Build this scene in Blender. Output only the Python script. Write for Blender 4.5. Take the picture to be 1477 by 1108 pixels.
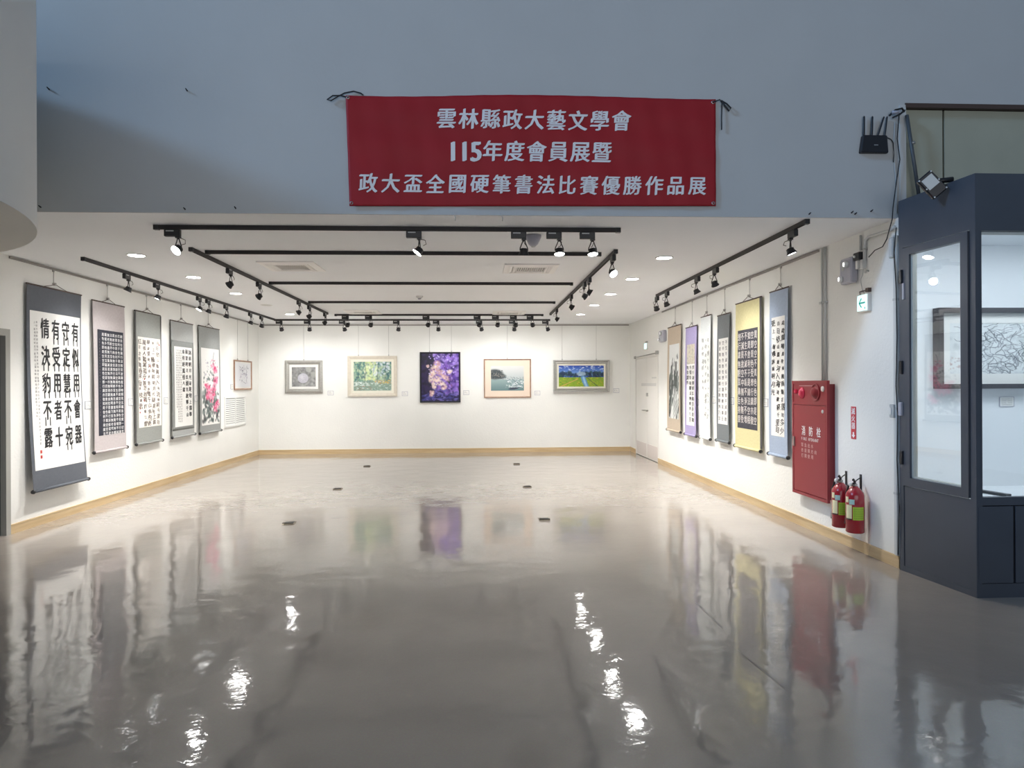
import bpy, bmesh, math, random
import numpy as np
from mathutils import Vector, Matrix, Euler
random.seed(7)
R = math.radians
scene = bpy.context.scene
for o in list(bpy.data.objects): bpy.data.objects.remove(o)
C = scene.collection

# ------------------------------------------------------------------ camera
CH = 1.53; YAW, PITCH, ROLL = 0.0496, 0.0003, -0.0045
F_ = Vector((math.sin(YAW)*math.cos(PITCH), math.cos(YAW)*math.cos(PITCH), math.sin(PITCH)))
R_ = Vector((math.cos(YAW), -math.sin(YAW), 0)); U_ = R_.cross(F_)
R2 = R_*math.cos(ROLL) + U_*math.sin(ROLL); U2 = U_*math.cos(ROLL) - R_*math.sin(ROLL)
cam_d = bpy.data.cameras.new('camera'); cam = bpy.data.objects.new('camera', cam_d); C.objects.link(cam)
cam_d.sensor_fit = 'HORIZONTAL'; cam_d.sensor_width = 36; cam_d.lens = 1000/1477*36
cam_d.clip_start = 0.05; cam_d.clip_end = 200
cam.matrix_world = Matrix(((R2.x, U2.x, -F_.x, 0), (R2.y, U2.y, -F_.y, 0), (R2.z, U2.z, -F_.z, CH), (0, 0, 0, 1)))
scene.camera = cam
def at(axis, val, px, py):
    """point of the measured pixel on the real plane axis = val"""
    d = F_ + R2*((px-738.5)/1000) - U2*((py-554)/1000)
    c = Vector((0, 0, CH)); return c + d*((val-c[axis])/d[axis])

# ------------------------------------------------------------------ world, light, exposure
scene.view_settings.view_transform = 'Standard'; scene.view_settings.look = 'None'
scene.view_settings.gamma = 1; scene.view_settings.use_curve_mapping = False
scene.view_settings.exposure = 0.58
w = bpy.data.worlds.new('world'); scene.world = w; w.use_nodes = True
w.node_tree.nodes['Background'].inputs[0].default_value = (0.60, 0.74, 1.0, 1)
w.node_tree.nodes['Background'].inputs[1].default_value = 0.075
scene.cycles.use_denoising = True
scene.cycles.max_bounces = 8; scene.cycles.diffuse_bounces = 5; scene.cycles.glossy_bounces = 4
scene.cycles.transparent_max_bounces = 8; scene.cycles.sample_clamp_indirect = 6
SPOT_W = 17.5; SPOT_C = (1.0, 1.0, 0.985)
DOWN_W = 165; DOWN_E = 45; DOWN_C = (1.0, 0.985, 0.955)
def area(name, loc, target, sx, sy, watts, col, spread=180):
    l = bpy.data.lights.new(name, 'AREA'); l.shape = 'RECTANGLE'; l.size = sx; l.size_y = sy; l.energy = watts; l.color = col
    o = bpy.data.objects.new(name, l); C.objects.link(o); o.location = loc
    o.rotation_euler = (Vector(target)-Vector(loc)).to_track_quat('-Z', 'Y').to_euler(); l.spread = R(spread); return o
# added fill behind the camera in place of daylight, tilted up off the floor
area('front_fill_light', (0, -6.5, 3.2), (0, 5.5, 5.6), 12, 4, 108, (0.95, 0.97, 1.0), 115)
# clerestory high on the left side of the hall: cool sky light raking along the end wall
area('clerestory_light', (-21, -2, 15.5), (-1.0, 5.5, 4.0), 3.0, 3.0, 1950, (0.36, 0.62, 1.0))

# ------------------------------------------------------------------ materials
def new_mat(name):
    m = bpy.data.materials.new(name); m.use_nodes = True; return m, m.node_tree, m.node_tree.nodes['Principled BSDF']
def mat(name, col, rough=0.6, metal=0.0, spec=0.5, var=0.0, vscale=8, bump=0.0, bscale=60, emit=None, estr=0, coat=0):
    m, nt, b = new_mat(name)
    b.inputs['Base Color'].default_value = (*col, 1); b.inputs['Roughness'].default_value = rough
    b.inputs['Metallic'].default_value = metal; b.inputs['Specular IOR Level'].default_value = spec
    b.inputs['Coat Weight'].default_value = coat
    tc = nt.nodes.new('ShaderNodeTexCoord')
    if var:
        n = nt.nodes.new('ShaderNodeTexNoise'); n.inputs['Scale'].default_value = vscale; n.inputs['Detail'].default_value = 4
        nt.links.new(tc.outputs['Object'], n.inputs['Vector'])
        r = nt.nodes.new('ShaderNodeValToRGB'); r.color_ramp.elements[0].position = .3; r.color_ramp.elements[1].position = .7
        r.color_ramp.elements[0].color = (*[c*(1-var) for c in col], 1); r.color_ramp.elements[1].color = (*[min(1, c*(1+var)) for c in col], 1)
        nt.links.new(n.outputs['Fac'], r.inputs['Fac']); nt.links.new(r.outputs['Color'], b.inputs['Base Color'])
    if bump:
        n = nt.nodes.new('ShaderNodeTexNoise'); n.inputs['Scale'].default_value = bscale; n.inputs['Detail'].default_value = 3
        nt.links.new(tc.outputs['Object'], n.inputs['Vector'])
        bp = nt.nodes.new('ShaderNodeBump'); bp.inputs['Strength'].default_value = bump; bp.inputs['Distance'].default_value = .01
        nt.links.new(n.outputs['Fac'], bp.inputs['Height']); nt.links.new(bp.outputs['Normal'], b.inputs['Normal'])
    if emit:
        b.inputs['Emission Color'].default_value = (*emit, 1); b.inputs['Emission Strength'].default_value = estr
    return m
M = {}
M['wall'] = mat('gallery_wall_paint', (.84, .835, .80), .75, var=.02, vscale=1.5, bump=.25, bscale=35)
M['hall'] = mat('hall_wall_paint', (.53, .545, .545), .8, var=.02, vscale=2, bump=.1, bscale=30)
M['drum'] = mat('drum_paint', (.88, .86, .79), .8, var=.02, vscale=1.5)
M['ceil'] = mat('ceiling_paint', (.89, .91, .93), .8, var=.015, vscale=1)
M['black'] = mat('black_metal', (.012, .012, .014), .4)
M['blackp'] = mat('black_plastic', (.015, .016, .02), .35)
M['track'] = mat('track_black', (.022, .018, .018), .55)
M['alu'] = mat('aluminium_rail', (.30, .28, .26), .4, metal=.6)
M['steel'] = mat('steel_wire', (.45, .44, .42), .35, metal=.8)
M['white'] = mat('white_plastic', (.78, .78, .76), .4)
M['ventw'] = mat('vent_enamel', (.93, .92, .90), .5)
M['ventg'] = mat('vent_grey', (.38, .36, .33), .6)
M['dark'] = mat('dark_void', (.03, .03, .03), .8)
M['booth'] = mat('booth_slate_paint', (.062, .073, .094), .38, var=.06, vscale=3)
M['boothin'] = mat('booth_interior_white', (.80, .82, .84), .7)
M['olive'] = mat('recess_panel', (.42, .43, .34), .7, var=.05, vscale=3)
M['brown'] = mat('brown_trim', (.075, .045, .035), .6)
M['red'] = mat('red_enamel', (.27, .026, .036), .38, spec=.35)
M['redd'] = mat('red_dark_enamel', (.20, .012, .018), .35)
M['redx'] = mat('extinguisher_red', (.36, .012, .025), .25, coat=.5)
M['signred'] = mat('sign_red', (.58, .045, .06), .5)
M['lime'] = mat('lime_label', (.42, .62, .05), .5)
M['cream'] = mat('cream_label', (.80, .76, .50), .5)
M['letterw'] = mat('white_letter', (.85, .85, .88), .6)
M['letterp'] = mat('pink_letter', (.62, .42, .42), .6)
M['ink'] = mat('black_ink', (.02, .02, .022), .7)
M['inkg'] = mat('grey_ink', (.16, .15, .15), .7)
M['inkr'] = mat('red_seal_ink', (.55, .06, .05), .7)
M['inkw'] = mat('white_rubbing_ink', (.80, .80, .80), .7)
M['paper'] = mat('rice_paper', (.84, .83, .80), .8, var=.01, vscale=6)
M['conduit'] = mat('painted_conduit', (.60, .61, .60), .45)
M['greyp'] = mat('grey_plastic', (.42, .42, .48), .4)
M['greybox'] = mat('grey_box', (.50, .51, .50), .5)
M['doorgrey'] = mat('grey_door_frame', (.36, .36, .33), .5)
M['doord'] = mat('dark_door', (.055, .06, .06), .4)
M['doorw'] = mat('white_door', (.78, .76, .72), .45)
M['beige'] = mat('beige_stud', (.55, .55, .50), .5)
M['floorlid'] = mat('floor_box_lid', (.06, .055, .05), .45, metal=.3)
M['brass'] = mat('brass_edge', (.35, .30, .22), .35, metal=.8)
M['cloudg'] = mat('detector_grey', (.42, .42, .48), .5)
def emis(name, col, s):
    m, nt, b = new_mat(name); b.inputs['Base Color'].default_value = (*col, 1)
    b.inputs['Emission Color'].default_value = (*col, 1); b.inputs['Emission Strength'].default_value = s; return m
M['lens'] = emis('lamp_lens', SPOT_C, 14)
M['lensoff'] = mat('unlit_lens', (.55, .55, .55), .2)
M['down'] = emis('downlight_diffuser', DOWN_C, DOWN_E)
M['downoff'] = mat('unlit_diffuser', (.62, .62, .60), .5)
M['exit'] = emis('exit_face', (.70, 1.0, .98), .55)
M['exitg'] = emis('exit_green', (.0, .30, .26), .25)
M['redlamp'] = mat('red_lamp_glass', (.55, .03, .08), .15, emit=(1, .03, .12), estr=.03)
M['ledstrip'] = emis('led_strip', (.85, .93, 1), 12)
M['flood'] = mat('floodlight_glass', (.62, .64, .62), .25)
# fine vertical weave for silk mountings
def silk(name, col):
    return mat(name, col, .75, var=.05, vscale=40, bump=.1, bscale=200)
# wood base board
def wood(name, a, b_, scale=(1, 1, 14)):
    m, nt, b = new_mat(name); tc = nt.nodes.new('ShaderNodeTexCoord'); mp = nt.nodes.new('ShaderNodeMapping')
    mp.inputs['Scale'].default_value = scale; n = nt.nodes.new('ShaderNodeTexNoise'); n.inputs['Scale'].default_value = 1.6; n.inputs['Detail'].default_value = 5
    r = nt.nodes.new('ShaderNodeValToRGB'); r.color_ramp.elements[0].color = (*a, 1); r.color_ramp.elements[1].color = (*b_, 1)
    r.color_ramp.elements[0].position = .35; r.color_ramp.elements[1].position = .65
    nt.links.new(tc.outputs['Object'], mp.inputs['Vector']); nt.links.new(mp.outputs['Vector'], n.inputs['Vector'])
    nt.links.new(n.outputs['Fac'], r.inputs['Fac']); nt.links.new(r.outputs['Color'], b.inputs['Base Color']); b.inputs['Roughness'].default_value = .45
    return m
M['base'] = wood('baseboard_wood', (.55, .39, .21), (.66, .50, .29))
M['frame_wood'] = wood('thin_wood_frame', (.30, .17, .11), (.40, .24, .16), (6, 6, 6))
# polished floor: worn clear coat over beige sheet, gently uneven so reflections stretch and ripple
def floor_mat():
    m, nt, b = new_mat('polished_floor'); N = nt.nodes; L = nt.links
    tc = N.new('ShaderNodeTexCoord')
    n1 = N.new('ShaderNodeTexNoise'); n1.inputs['Scale'].default_value = .9; n1.inputs['Detail'].default_value = 5
    L.new(tc.outputs['Object'], n1.inputs['Vector'])
    r = N.new('ShaderNodeValToRGB'); r.color_ramp.elements[0].position = .3; r.color_ramp.elements[1].position = .7
    r.color_ramp.elements[0].color = (.33, .288, .25, 1); r.color_ramp.elements[1].color = (.385, .338, .296, 1)
    L.new(n1.outputs['Fac'], r.inputs['Fac'])
    sp = N.new('ShaderNodeTexNoise'); sp.inputs['Scale'].default_value = 120; sp.inputs['Detail'].default_value = 2
    L.new(tc.outputs['Object'], sp.inputs['Vector'])
    mx = N.new('ShaderNodeMix'); mx.data_type = 'RGBA'; mx.blend_type = 'MULTIPLY'; mx.inputs[0].default_value = .18
    L.new(r.outputs['Color'], mx.inputs[6]); L.new(sp.outputs['Color'], mx.inputs[7])
    L.new(mx.outputs[2], b.inputs['Base Color'])
    # roughness: patchy polish
    n2 = N.new('ShaderNodeTexNoise'); n2.inputs['Scale'].default_value = 1.7; n2.inputs['Detail'].default_value = 6; n2.inputs['Roughness'].default_value = .6
    L.new(tc.outputs['Object'], n2.inputs['Vector'])
    mr = N.new('ShaderNodeMapRange'); mr.inputs[1].default_value = .3; mr.inputs[2].default_value = .7
    mr.inputs[3].default_value = .035; mr.inputs[4].default_value = .10
    L.new(n2.outputs['Fac'], mr.inputs[0]); L.new(mr.outputs[0], b.inputs['Roughness'])
    # uneven surface
    n3 = N.new('ShaderNodeTexNoise'); n3.inputs['Scale'].default_value = 2.6; n3.inputs['Detail'].default_value = 2.5
    n4 = N.new('ShaderNodeTexNoise'); n4.inputs['Scale'].default_value = 22; n4.inputs['Detail'].default_value = 2
    L.new(tc.outputs['Object'], n3.inputs['Vector']); L.new(tc.outputs['Object'], n4.inputs['Vector'])
    ma = N.new('ShaderNodeMath'); ma.operation = 'MULTIPLY_ADD'; ma.inputs[1].default_value = .11
    L.new(n4.outputs['Fac'], ma.inputs[0]); L.new(n3.outputs['Fac'], ma.inputs[2])
    bp = N.new('ShaderNodeBump'); bp.inputs['Strength'].default_value = 1; bp.inputs['Distance'].default_value = .006
    L.new(ma.outputs[0], bp.inputs['Height']); L.new(bp.outputs['Normal'], b.inputs['Normal'])
    b.inputs['Specular IOR Level'].default_value = .5; b.inputs['IOR'].default_value = 1.85
    return m
M['floor'] = floor_mat()
def glass_mat(name, refl=1.0, tint=(.97, .99, .99)):
    m = bpy.data.materials.new(name); m.use_nodes = True; nt = m.node_tree; nt.nodes.clear()
    out = nt.nodes.new('ShaderNodeOutputMaterial'); mix = nt.nodes.new('ShaderNodeMixShader'); tr = nt.nodes.new('ShaderNodeBsdfTransparent')
    gl = nt.nodes.new('ShaderNodeBsdfGlossy'); gl.inputs['Roughness'].default_value = .01; tr.inputs[0].default_value = (*tint, 1)
    fr = nt.nodes.new('ShaderNodeFresnel'); fr.inputs[0].default_value = 1.5
    mm = nt.nodes.new('ShaderNodeMath'); mm.operation = 'MULTIPLY'; mm.inputs[1].default_value = refl; mm.use_clamp = True
    ge = nt.nodes.new('ShaderNodeNewGeometry'); ir = nt.nodes.new('ShaderNodeMapRange'); ir.inputs[3].default_value = 1.5; ir.inputs[4].default_value = 1/1.5
    nt.links.new(ge.outputs['Backfacing'], ir.inputs[0]); nt.links.new(ir.outputs[0], fr.inputs[0])
    nt.links.new(fr.outputs[0], mm.inputs[0]); nt.links.new(mm.outputs[0], mix.inputs[0]); nt.links.new(tr.outputs[0], mix.inputs[1]); nt.links.new(gl.outputs[0], mix.inputs[2])
    nt.links.new(mix.outputs[0], out.inputs[0]); return m
M['glass'] = glass_mat('clear_glass', 1.7)
def vcol_mat(name, rough=.6):
    m, nt, b = new_mat(name); a = nt.nodes.new('ShaderNodeAttribute'); a.attribute_name = 'paint'
    nt.links.new(a.outputs['Color'], b.inputs['Base Color']); b.inputs['Roughness'].default_value = rough; return m
M['paint'] = vcol_mat('painted_canvas')

# ------------------------------------------------------------------ mesh helpers
class MB:
    def __init__(s): s.v = []; s.f = []; s.sm = []
    def add(s, v, f, smooth=False):
        n = len(s.v); s.v += [tuple(p) for p in v]; s.f += [tuple(i+n for i in q) for q in f]; s.sm += [smooth]*len(f); return s
    def box(s, x0, x1, y0, y1, z0, z1):
        x0, x1 = sorted((x0, x1)); y0, y1 = sorted((y0, y1)); z0, z1 = sorted((z0, z1))
        return s.add([(x0,y0,z0),(x1,y0,z0),(x1,y1,z0),(x0,y1,z0),(x0,y0,z1),(x1,y0,z1),(x1,y1,z1),(x0,y1,z1)],
                     [(0,3,2,1),(4,5,6,7),(0,1,5,4),(1,2,6,5),(2,3,7,6),(3,0,4,7)])
    def bbox(s, x0, x1, y0, y1, z0, z1, b):
        """box with chamfered upright (z) edges and top/bottom rims"""
        x0, x1 = sorted((x0, x1)); y0, y1 = sorted((y0, y1)); z0, z1 = sorted((z0, z1))
        def ring(i, z): return [(x0+i+b,y0+i,z),(x1-i-b,y0+i,z),(x1-i,y0+i+b,z),(x1-i,y1-i-b,z),(x1-i-b,y1-i,z),(x0+i+b,y1-i,z),(x0+i,y1-i-b,z),(x0+i,y0+i+b,z)]
        v = ring(b, z0)+ring(0, z0+b)+ring(0, z1-b)+ring(b, z1)
        f = [tuple(range(7, -1, -1)), tuple(range(24, 32))]
        for k in range(3):
            for j in range(8): f.append((k*8+j, k*8+(j+1) % 8, (k+1)*8+(j+1) % 8, (k+1)*8+j))
        return s.add(v, f)
    def tube(s, pts, r, n=8, smooth=True, cap=True):
        pts = [Vector(p) for p in pts]; rs = r if isinstance(r, (list, tuple)) else [r]*len(pts)
        up = None; v = []
        for i, p in enumerate(pts):
            t = (pts[min(i+1, len(pts)-1)]-pts[max(i-1, 0)]).normalized()
            if up is None: up = Vector((0, 0, 1)) if abs(t.z) < .9 else Vector((1, 0, 0))
            a = t.cross(up).normalized(); b = a.cross(t).normalized(); up = b
            for k in range(n):
                q = 2*math.pi*k/n; v.append(p + a*(rs[i]*math.cos(q)) + b*(rs[i]*math.sin(q)))
        f = []
        for i in range(len(pts)-1):
            for k in range(n): f.append((i*n+k, (i+1)*n+k, (i+1)*n+(k+1) % n, i*n+(k+1) % n))
        if cap: f += [tuple(range(n)), tuple(range((len(pts)-1)*n+n-1, (len(pts)-1)*n-1, -1))]
        return s.add(v, f, smooth)
    def lathe(s, prof, n=16, o=(0, 0, 0), smooth=True, cap0=True, cap1=True):
        """profile [(r, z)] from low z up, around the z axis"""
        v = []; f = []
        for r, z in prof:
            for k in range(n):
                q = 2*math.pi*k/n; v.append((o[0]+r*math.cos(q), o[1]+r*math.sin(q), o[2]+z))
        for i in range(len(prof)-1):
            for k in range(n): f.append((i*n+k, i*n+(k+1) % n, (i+1)*n+(k+1) % n, (i+1)*n+k))
        if cap0: f.append(tuple(range(n-1, -1, -1)))
        if cap1: m = (len(prof)-1)*n; f.append(tuple(range(m, m+n)))
        return s.add(v, f, smooth)
    def prism(s, poly, z0, z1):
        n = len(poly); v = [(x, y, z0) for x, y in poly]+[(x, y, z1) for x, y in poly]
        f = [tuple(range(n-1, -1, -1)), tuple(range(n, 2*n))]+[(i, (i+1) % n, n+(i+1) % n, n+i) for i in range(n)]
        return s.add(v, f)
    def xf(s, m):
        s.v = [tuple(m @ Vector(p)) for p in s.v]; return s
    def build(s, name, m, parent=None, label=None, cat=None, group=None, kind=None, matrix=None):
        me = bpy.data.meshes.new(name); me.from_pydata(s.v, [], s.f); me.update()
        me.polygons.foreach_set('use_smooth', s.sm)
        if m is not None: me.materials.append(m)
        o = bpy.data.objects.new(name, me); C.objects.link(o)
        if matrix is not None: o.matrix_world = matrix
        if parent is not None: o.parent = parent
        tag(o, label, cat, group, kind); return o
def tag(o, label=None, cat=None, group=None, kind=None):
    if label: o['label'] = label
    if cat: o['category'] = cat
    if group: o['group'] = group
    if kind: o['kind'] = kind
    return o
def thing(name, label, cat, mtx=None, group=None):
    o = bpy.data.objects.new(name, None); C.objects.link(o); o.empty_display_size = .1
    if mtx is not None: o.matrix_world = mtx
    return tag(o, label, cat, group)
def struct(name, mb, m, parent=None): return mb.build(name, m, parent, kind=None if parent else 'structure')
def frameM(origin, ex, ey):
    ex = Vector(ex).normalized(); ey = Vector(ey).normalized(); ez = ex.cross(ey)
    o = Vector(origin); return Matrix(((ex.x, ey.x, ez.x, o.x), (ex.y, ey.y, ez.y, o.y), (ex.z, ey.z, ez.z, o.z), (0, 0, 0, 1)))
# local frames on walls: x to the viewer's right, y up, z out of the wall
XL, XR, YB, YM, HC = -4.835, 3.461, 15.585, 5.559, 2.886
def on_back(x, z): return frameM((x, YB, z), (1, 0, 0), (0, 0, 1))
def on_front(x, z): return frameM((x, YM, z), (1, 0, 0), (0, 0, 1))
def on_left(y, z): return frameM((XL, y, z), (0, 1, 0), (0, 0, 1))
def on_right(y, z): return frameM((XR, y, z), (0, -1, 0), (0, 0, 1))

# ------------------------------------------------------------------ glyphs: the font's outlines as cached meshes
GL = {}
def glyph(ch, bold=0.0, res=1):
    k = (ch, bold, res)
    if k not in GL:
        cu = bpy.data.curves.new('t', 'FONT'); cu.body = ch; cu.size = 1; cu.align_x = 'CENTER'; cu.offset = bold; cu.resolution_u = res
        o = bpy.data.objects.new('t', cu); C.objects.link(o)
        dg = bpy.context.evaluated_depsgraph_get(); me = o.evaluated_get(dg).to_mesh()
        v = [(p.co.x, p.co.y) for p in me.vertices]; f = [tuple(p.vertices) for p in me.polygons]
        o.evaluated_get(dg).to_mesh_clear(); bpy.data.objects.remove(o); bpy.data.curves.remove(cu)
        if v:
            ys = [p[1] for p in v]; xs = [p[0] for p in v]; cx = (min(xs)+max(xs))/2; cy = (min(ys)+max(ys))/2
            cjk = ord(ch) > 0x2000
            v = [(x-cx, y-(cy if cjk else .35)) for x, y in v]
        GL[k] = (v, f)
    return GL[k]
def put(mb, ch, x, y, sx, sy, z=0.0, bold=0.0, res=1, rot=0.0, shear=0.0, zf=None):
    # weight comes from overprinting the outline slightly shifted, as a flat brush would
    v, f = glyph(ch, 0.0, res); c, s_ = math.cos(rot), math.sin(rot)
    for n, (ox, oy) in enumerate(((0, 0), (bold, bold*.45), (-bold, -bold*.45)) if bold else ((0, 0),)):
        out = []
        for a, b in v:
            a, b = (a+ox)*sx+shear*b*sx, (b+oy)*sy; X = x+a*c-b*s_; Y = y+a*s_+b*c; out.append((X, Y, z+n*.00025+(zf(X, Y) if zf else 0)))
        mb.add(out, f)

# ------------------------------------------------------------------ painter: numpy canvas laid onto a mesh grid as paint colour
class Canvas:
    def __init__(s, w, h, col): s.w, s.h = w, h; s.a = np.ones((h, w, 3))*np.array(col); s.y, s.x = np.mgrid[0:h, 0:w]; s.x = (s.x+.5)/w; s.y = 1-(s.y+.5)/h; s.asp = w/h
    def mix(s, m, col, al=1.0): m = np.clip(m*al, 0, 1)[..., None]; s.a = s.a*(1-m)+np.array(col)*m
    def blob(s, x, y, rx, ry, col, al=1.0, ang=0.0, soft=.35):
        dx = (s.x-x)*s.asp; dy = s.y-y; c, q = math.cos(ang), math.sin(ang)
        u = (dx*c+dy*q)/(rx*s.asp); v = (-dx*q+dy*c)/ry; d = np.sqrt(u*u+v*v); s.mix(np.clip((1-d)/soft, 0, 1), col, al)
    def line(s, pts, wd, col, al=1.0):
        for (x0, y0), (x1, y1) in zip(pts[:-1], pts[1:]):
            ax, ay = x0*s.asp, y0; bx, by = x1*s.asp, y1; L2 = (bx-ax)**2+(by-ay)**2+1e-9
            t = np.clip(((s.x*s.asp-ax)*(bx-ax)+(s.y-ay)*(by-ay))/L2, 0, 1)
            d = np.hypot(s.x*s.asp-ax-t*(bx-ax), s.y-ay-t*(by-ay)); s.mix(np.clip((wd-d)/(wd*.5)+.0, 0, 1), col, al)
    def grad(s, c0, c1, y0=0, y1=1):
        t = np.clip((s.y-y0)/(y1-y0), 0, 1); m = ((s.y >= y0) & (s.y <= y1))[..., None]
        s.a = np.where(m, np.array(c0)*(1-t[..., None])+np.array(c1)*t[..., None], s.a)
    def dabs(s, n, x0, x1, y0, y1, cols, r, al=.8, rng=None, flat=1.0):
        for _ in range(n):
            c = rng.choice(cols); k = rng.uniform(.5, 1.4)
            s.blob(rng.uniform(x0, x1), rng.uniform(y0, y1), r*k/s.asp, r*k*flat, c, al, rng.uniform(-.6, .6), .6)
def canvas_mesh(cv, w, h, name, parent, z=0.0, rough=.6, matn='paint'):
    H, W = cv.a.shape[:2]
    xs = np.linspace(-w/2, w/2, W); ys = np.linspace(h/2, -h/2, H)
    X, Y = np.meshgrid(xs, ys); v = np.stack([X, Y, np.full_like(X, z)], -1).reshape(-1, 3)
    i = np.arange(H*W).reshape(H, W); f = np.stack([i[:-1, :-1], i[1:, :-1], i[1:, 1:], i[:-1, 1:]], -1).reshape(-1, 4)
    me = bpy.data.meshes.new(name); me.from_pydata(v.tolist(), [], f.tolist()); me.update()
    ca = me.color_attributes.new('paint', 'FLOAT_COLOR', 'POINT')
    ca.data.foreach_set('color', np.concatenate([np.clip(cv.a.reshape(-1, 3), 0, 1)**1.3, np.ones((H*W, 1))], 1).astype(np.float32).ravel())
    me.materials.append(M[matn]); o = bpy.data.objects.new(name, me); C.objects.link(o); o.parent = parent; return o

# ================================================================== SETTING
FX0, FX1 = -22, 9
struct('floor', MB().box(FX0, FX1, -7, 16, -.1, 0), M['floor'])
struct('ceiling', MB().box(XL-.2, XR+.08, YM+.012, YB+.2, HC, HC+.12), M['ceil'])
struct('wall_back', MB().box(XL-.2, XR+.2, YB, YB+.2, 0, HC), M['wall'])
# left wall with a door opening near its hall end
DL0, DL1, DLH = 6.30, 7.41, 2.12
struct('wall_left', MB().box(XL-.2, XL, DL1, YB, 0, HC).box(XL-.2, XL, YM+.16, DL0, 0, HC).box(XL-.2, XL, DL0, DL1, DLH, HC), M['wall'])
# right wall with the recessed door
D0, D1, DH = 13.17, 15.00, 2.06
struct('wall_right', MB().box(XR, XR+.1, 5.53, D0, 0, HC).box(XR, XR+.1, D1, YB, 0, HC).box(XR, XR+.1, D0, D1, DH, HC).box(XR+.05, XR+.1, D0, D1, 0, DH), M['wall'])
RX, RZ = 3.535, 3.80   # left edge and top of the recess over the booth
wf = MB().box(-9, RX, YM, YM+.16, HC+.12, 18).box(XL-.2, RX, YM, YM+.012, HC, HC+.12).box(-9, XL-.2, YM, YM+.16, HC, HC+.12).box(RX, FX1, YM, YM+.16, RZ+.04, 18).box(FX0, XL-.2, YM, YM+.16, 0, HC).box(FX0, -9, YM, YM+.16, HC, 18).box(XR+.08, RX, YM, YM+.16, 0, HC)
struct('wall_front', wf, M['hall'])
struct('wall_hall_left', MB().box(FX0-.2, FX0, -7, YM, 0, 18), M['hall'])
struct('wall_hall_right', MB().box(FX1, FX1+.2, -7, YM+2, 0, 18), M['hall'])
struct('ceiling_hall', MB().box(FX0, FX1, -7, YM, 18, 18.2), M['hall'])
# unseen wall added to keep the clerestory light off the hall floor
struct('wall_light_blocker', MB().box(-9.2, -9.0, -7, YM, 0, 6.8), M['hall'])
# round drum balcony hanging at the left: a hollow parapet with a soffit
dr = MB(); dr.lathe([(2.06, 0), (2.06, 1.56), (1.94, 1.56), (1.94, .15)], 96, (-4.52, 3.43, 2.50), smooth=False, cap0=True, cap1=True)
for i in range(len(dr.sm)):
    if len(dr.f[i]) == 4: dr.sm[i] = True
dro = struct('balcony_drum', dr, M['drum'])
dro.data.set_sharp_from_angle(angle=R(40))
# skirting
struct('baseboard_left', MB().box(XL, XL+.012, DL1, YB, 0, .085).box(XL, XL+.016, DL1, YB, .085, .10), M['base'])
struct('baseboard_back', MB().box(XL+.016, XR-.016, YB-.012, YB, 0, .085).box(XL+.016, XR-.016, YB-.016, YB, .085, .10), M['base'])
struct('baseboard_right', MB().box(XR-.012, XR, 5.53, D0-.02, 0, .085).box(XR-.016, XR, 5.53, D0-.02, .085, .10).box(XR-.012, XR, D1+.02, YB-.016, 0, .10), M['base'])
# recess over the booth: greenish boards under a brown trim
struct('trim_1', MB().box(RX, FX1, YM-.015, YM+.10, RZ-.002, RZ+.034), M['brown'])
bk = struct('wall_recess', MB().box(RX, FX1, YM+.055, YM+.12, 3.0, RZ-.004), M['dark'])
xs = [RX, 3.885, 4.62, 5.36, 6.10, 6.84, 7.58, FX1]
for a, b in zip(xs[:-1], xs[1:]): MB().box(a+.009, b-.009, YM+.030, YM+.055, 3.01, RZ-.006).build('panel', M['olive'], bk)
struct('trim_2', MB().box(RX-.05, RX+.003, YM-.012, YM, 3.0, RZ+.02), M['conduit'])

# door 1: left wall, only its jamb shows
d1 = struct('door_1', MB().box(XL-.10, XL+.015, DL1-.07, DL1, 0, DLH).box(XL-.10, XL+.015, DL0, DL0+.07, 0, DLH).box(XL-.10, XL+.015, DL0+.07, DL1-.07, DLH-.07, DLH), M['doorgrey'])
MB().box(XL-.08, XL-.04, DL0+.07, DL1-.07, 0.005, DLH-.07).build('door_leaf', M['doord'], d1, label='dark door leaf')
MB().tube([(XL-.04, DL0+.16, 1.0), (XL+.01, DL0+.16, 1.0), (XL+.01, DL0+.27, 1.0)], .010).build('door_handle', M['steel'], d1)
# door 2: white double door at the far end of the right wall
d2 = struct('door_2', MB().box(XR-.01, XR+.05, D0-.05, D0, 0, DH+.05).box(XR-.01, XR+.05, D1, D1+.05, 0, DH+.05).box(XR-.01, XR+.05, D0, D1, DH, DH+.05), M['doorw'])
YJ = 14.05
for a, b in ((D0+.005, YJ-.006), (YJ+.006, D1-.005)): 
    lf = MB().box(XR, XR+.045, a, b, .012, DH-.004).build('door_leaf', M['doorw'], d2)
    MB().box(XR-.003, XR, a+.03, b-.03, .03, .30).build('kick_plate', mat('kick', (.66, .60, .57), .4), lf)
    s = 1 if a < YJ-.1 and b < YJ+.1 else -1
    yy = YJ - .09*s
    MB().tube([(XR, yy, .98), (XR-.05, yy, .98), (XR-.05, yy-.12*s, .98)], .011, 8).lathe([(.03, 0), (.03, .006)], 12).build('door_handle', M['steel'], lf) if False else MB().tube([(XR, yy, .98), (XR-.05, yy, .98), (XR-.05, yy-.12*s, .98)], .014, 8).build('door_handle', M['steel'], lf)
hb = MB().box(XR-.012, XR, YJ-.10, YJ+.02, 1.27, 1.34).build('deadbolt', M['steel'], d2)
MB().tube([(XR-.03, D0-.01, DH+.06), (XR-.03, D1-.01, DH+.04)], .010, 8).box(XR-.05, XR-.01, D0-.08, D0, DH+.03, DH+.10).box(XR-.045, XR-.01, D1-.05, D1+.02, DH+.01, DH+.065).build('closer_rod', M['steel'], d2, label='steel rod across the top')
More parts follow.
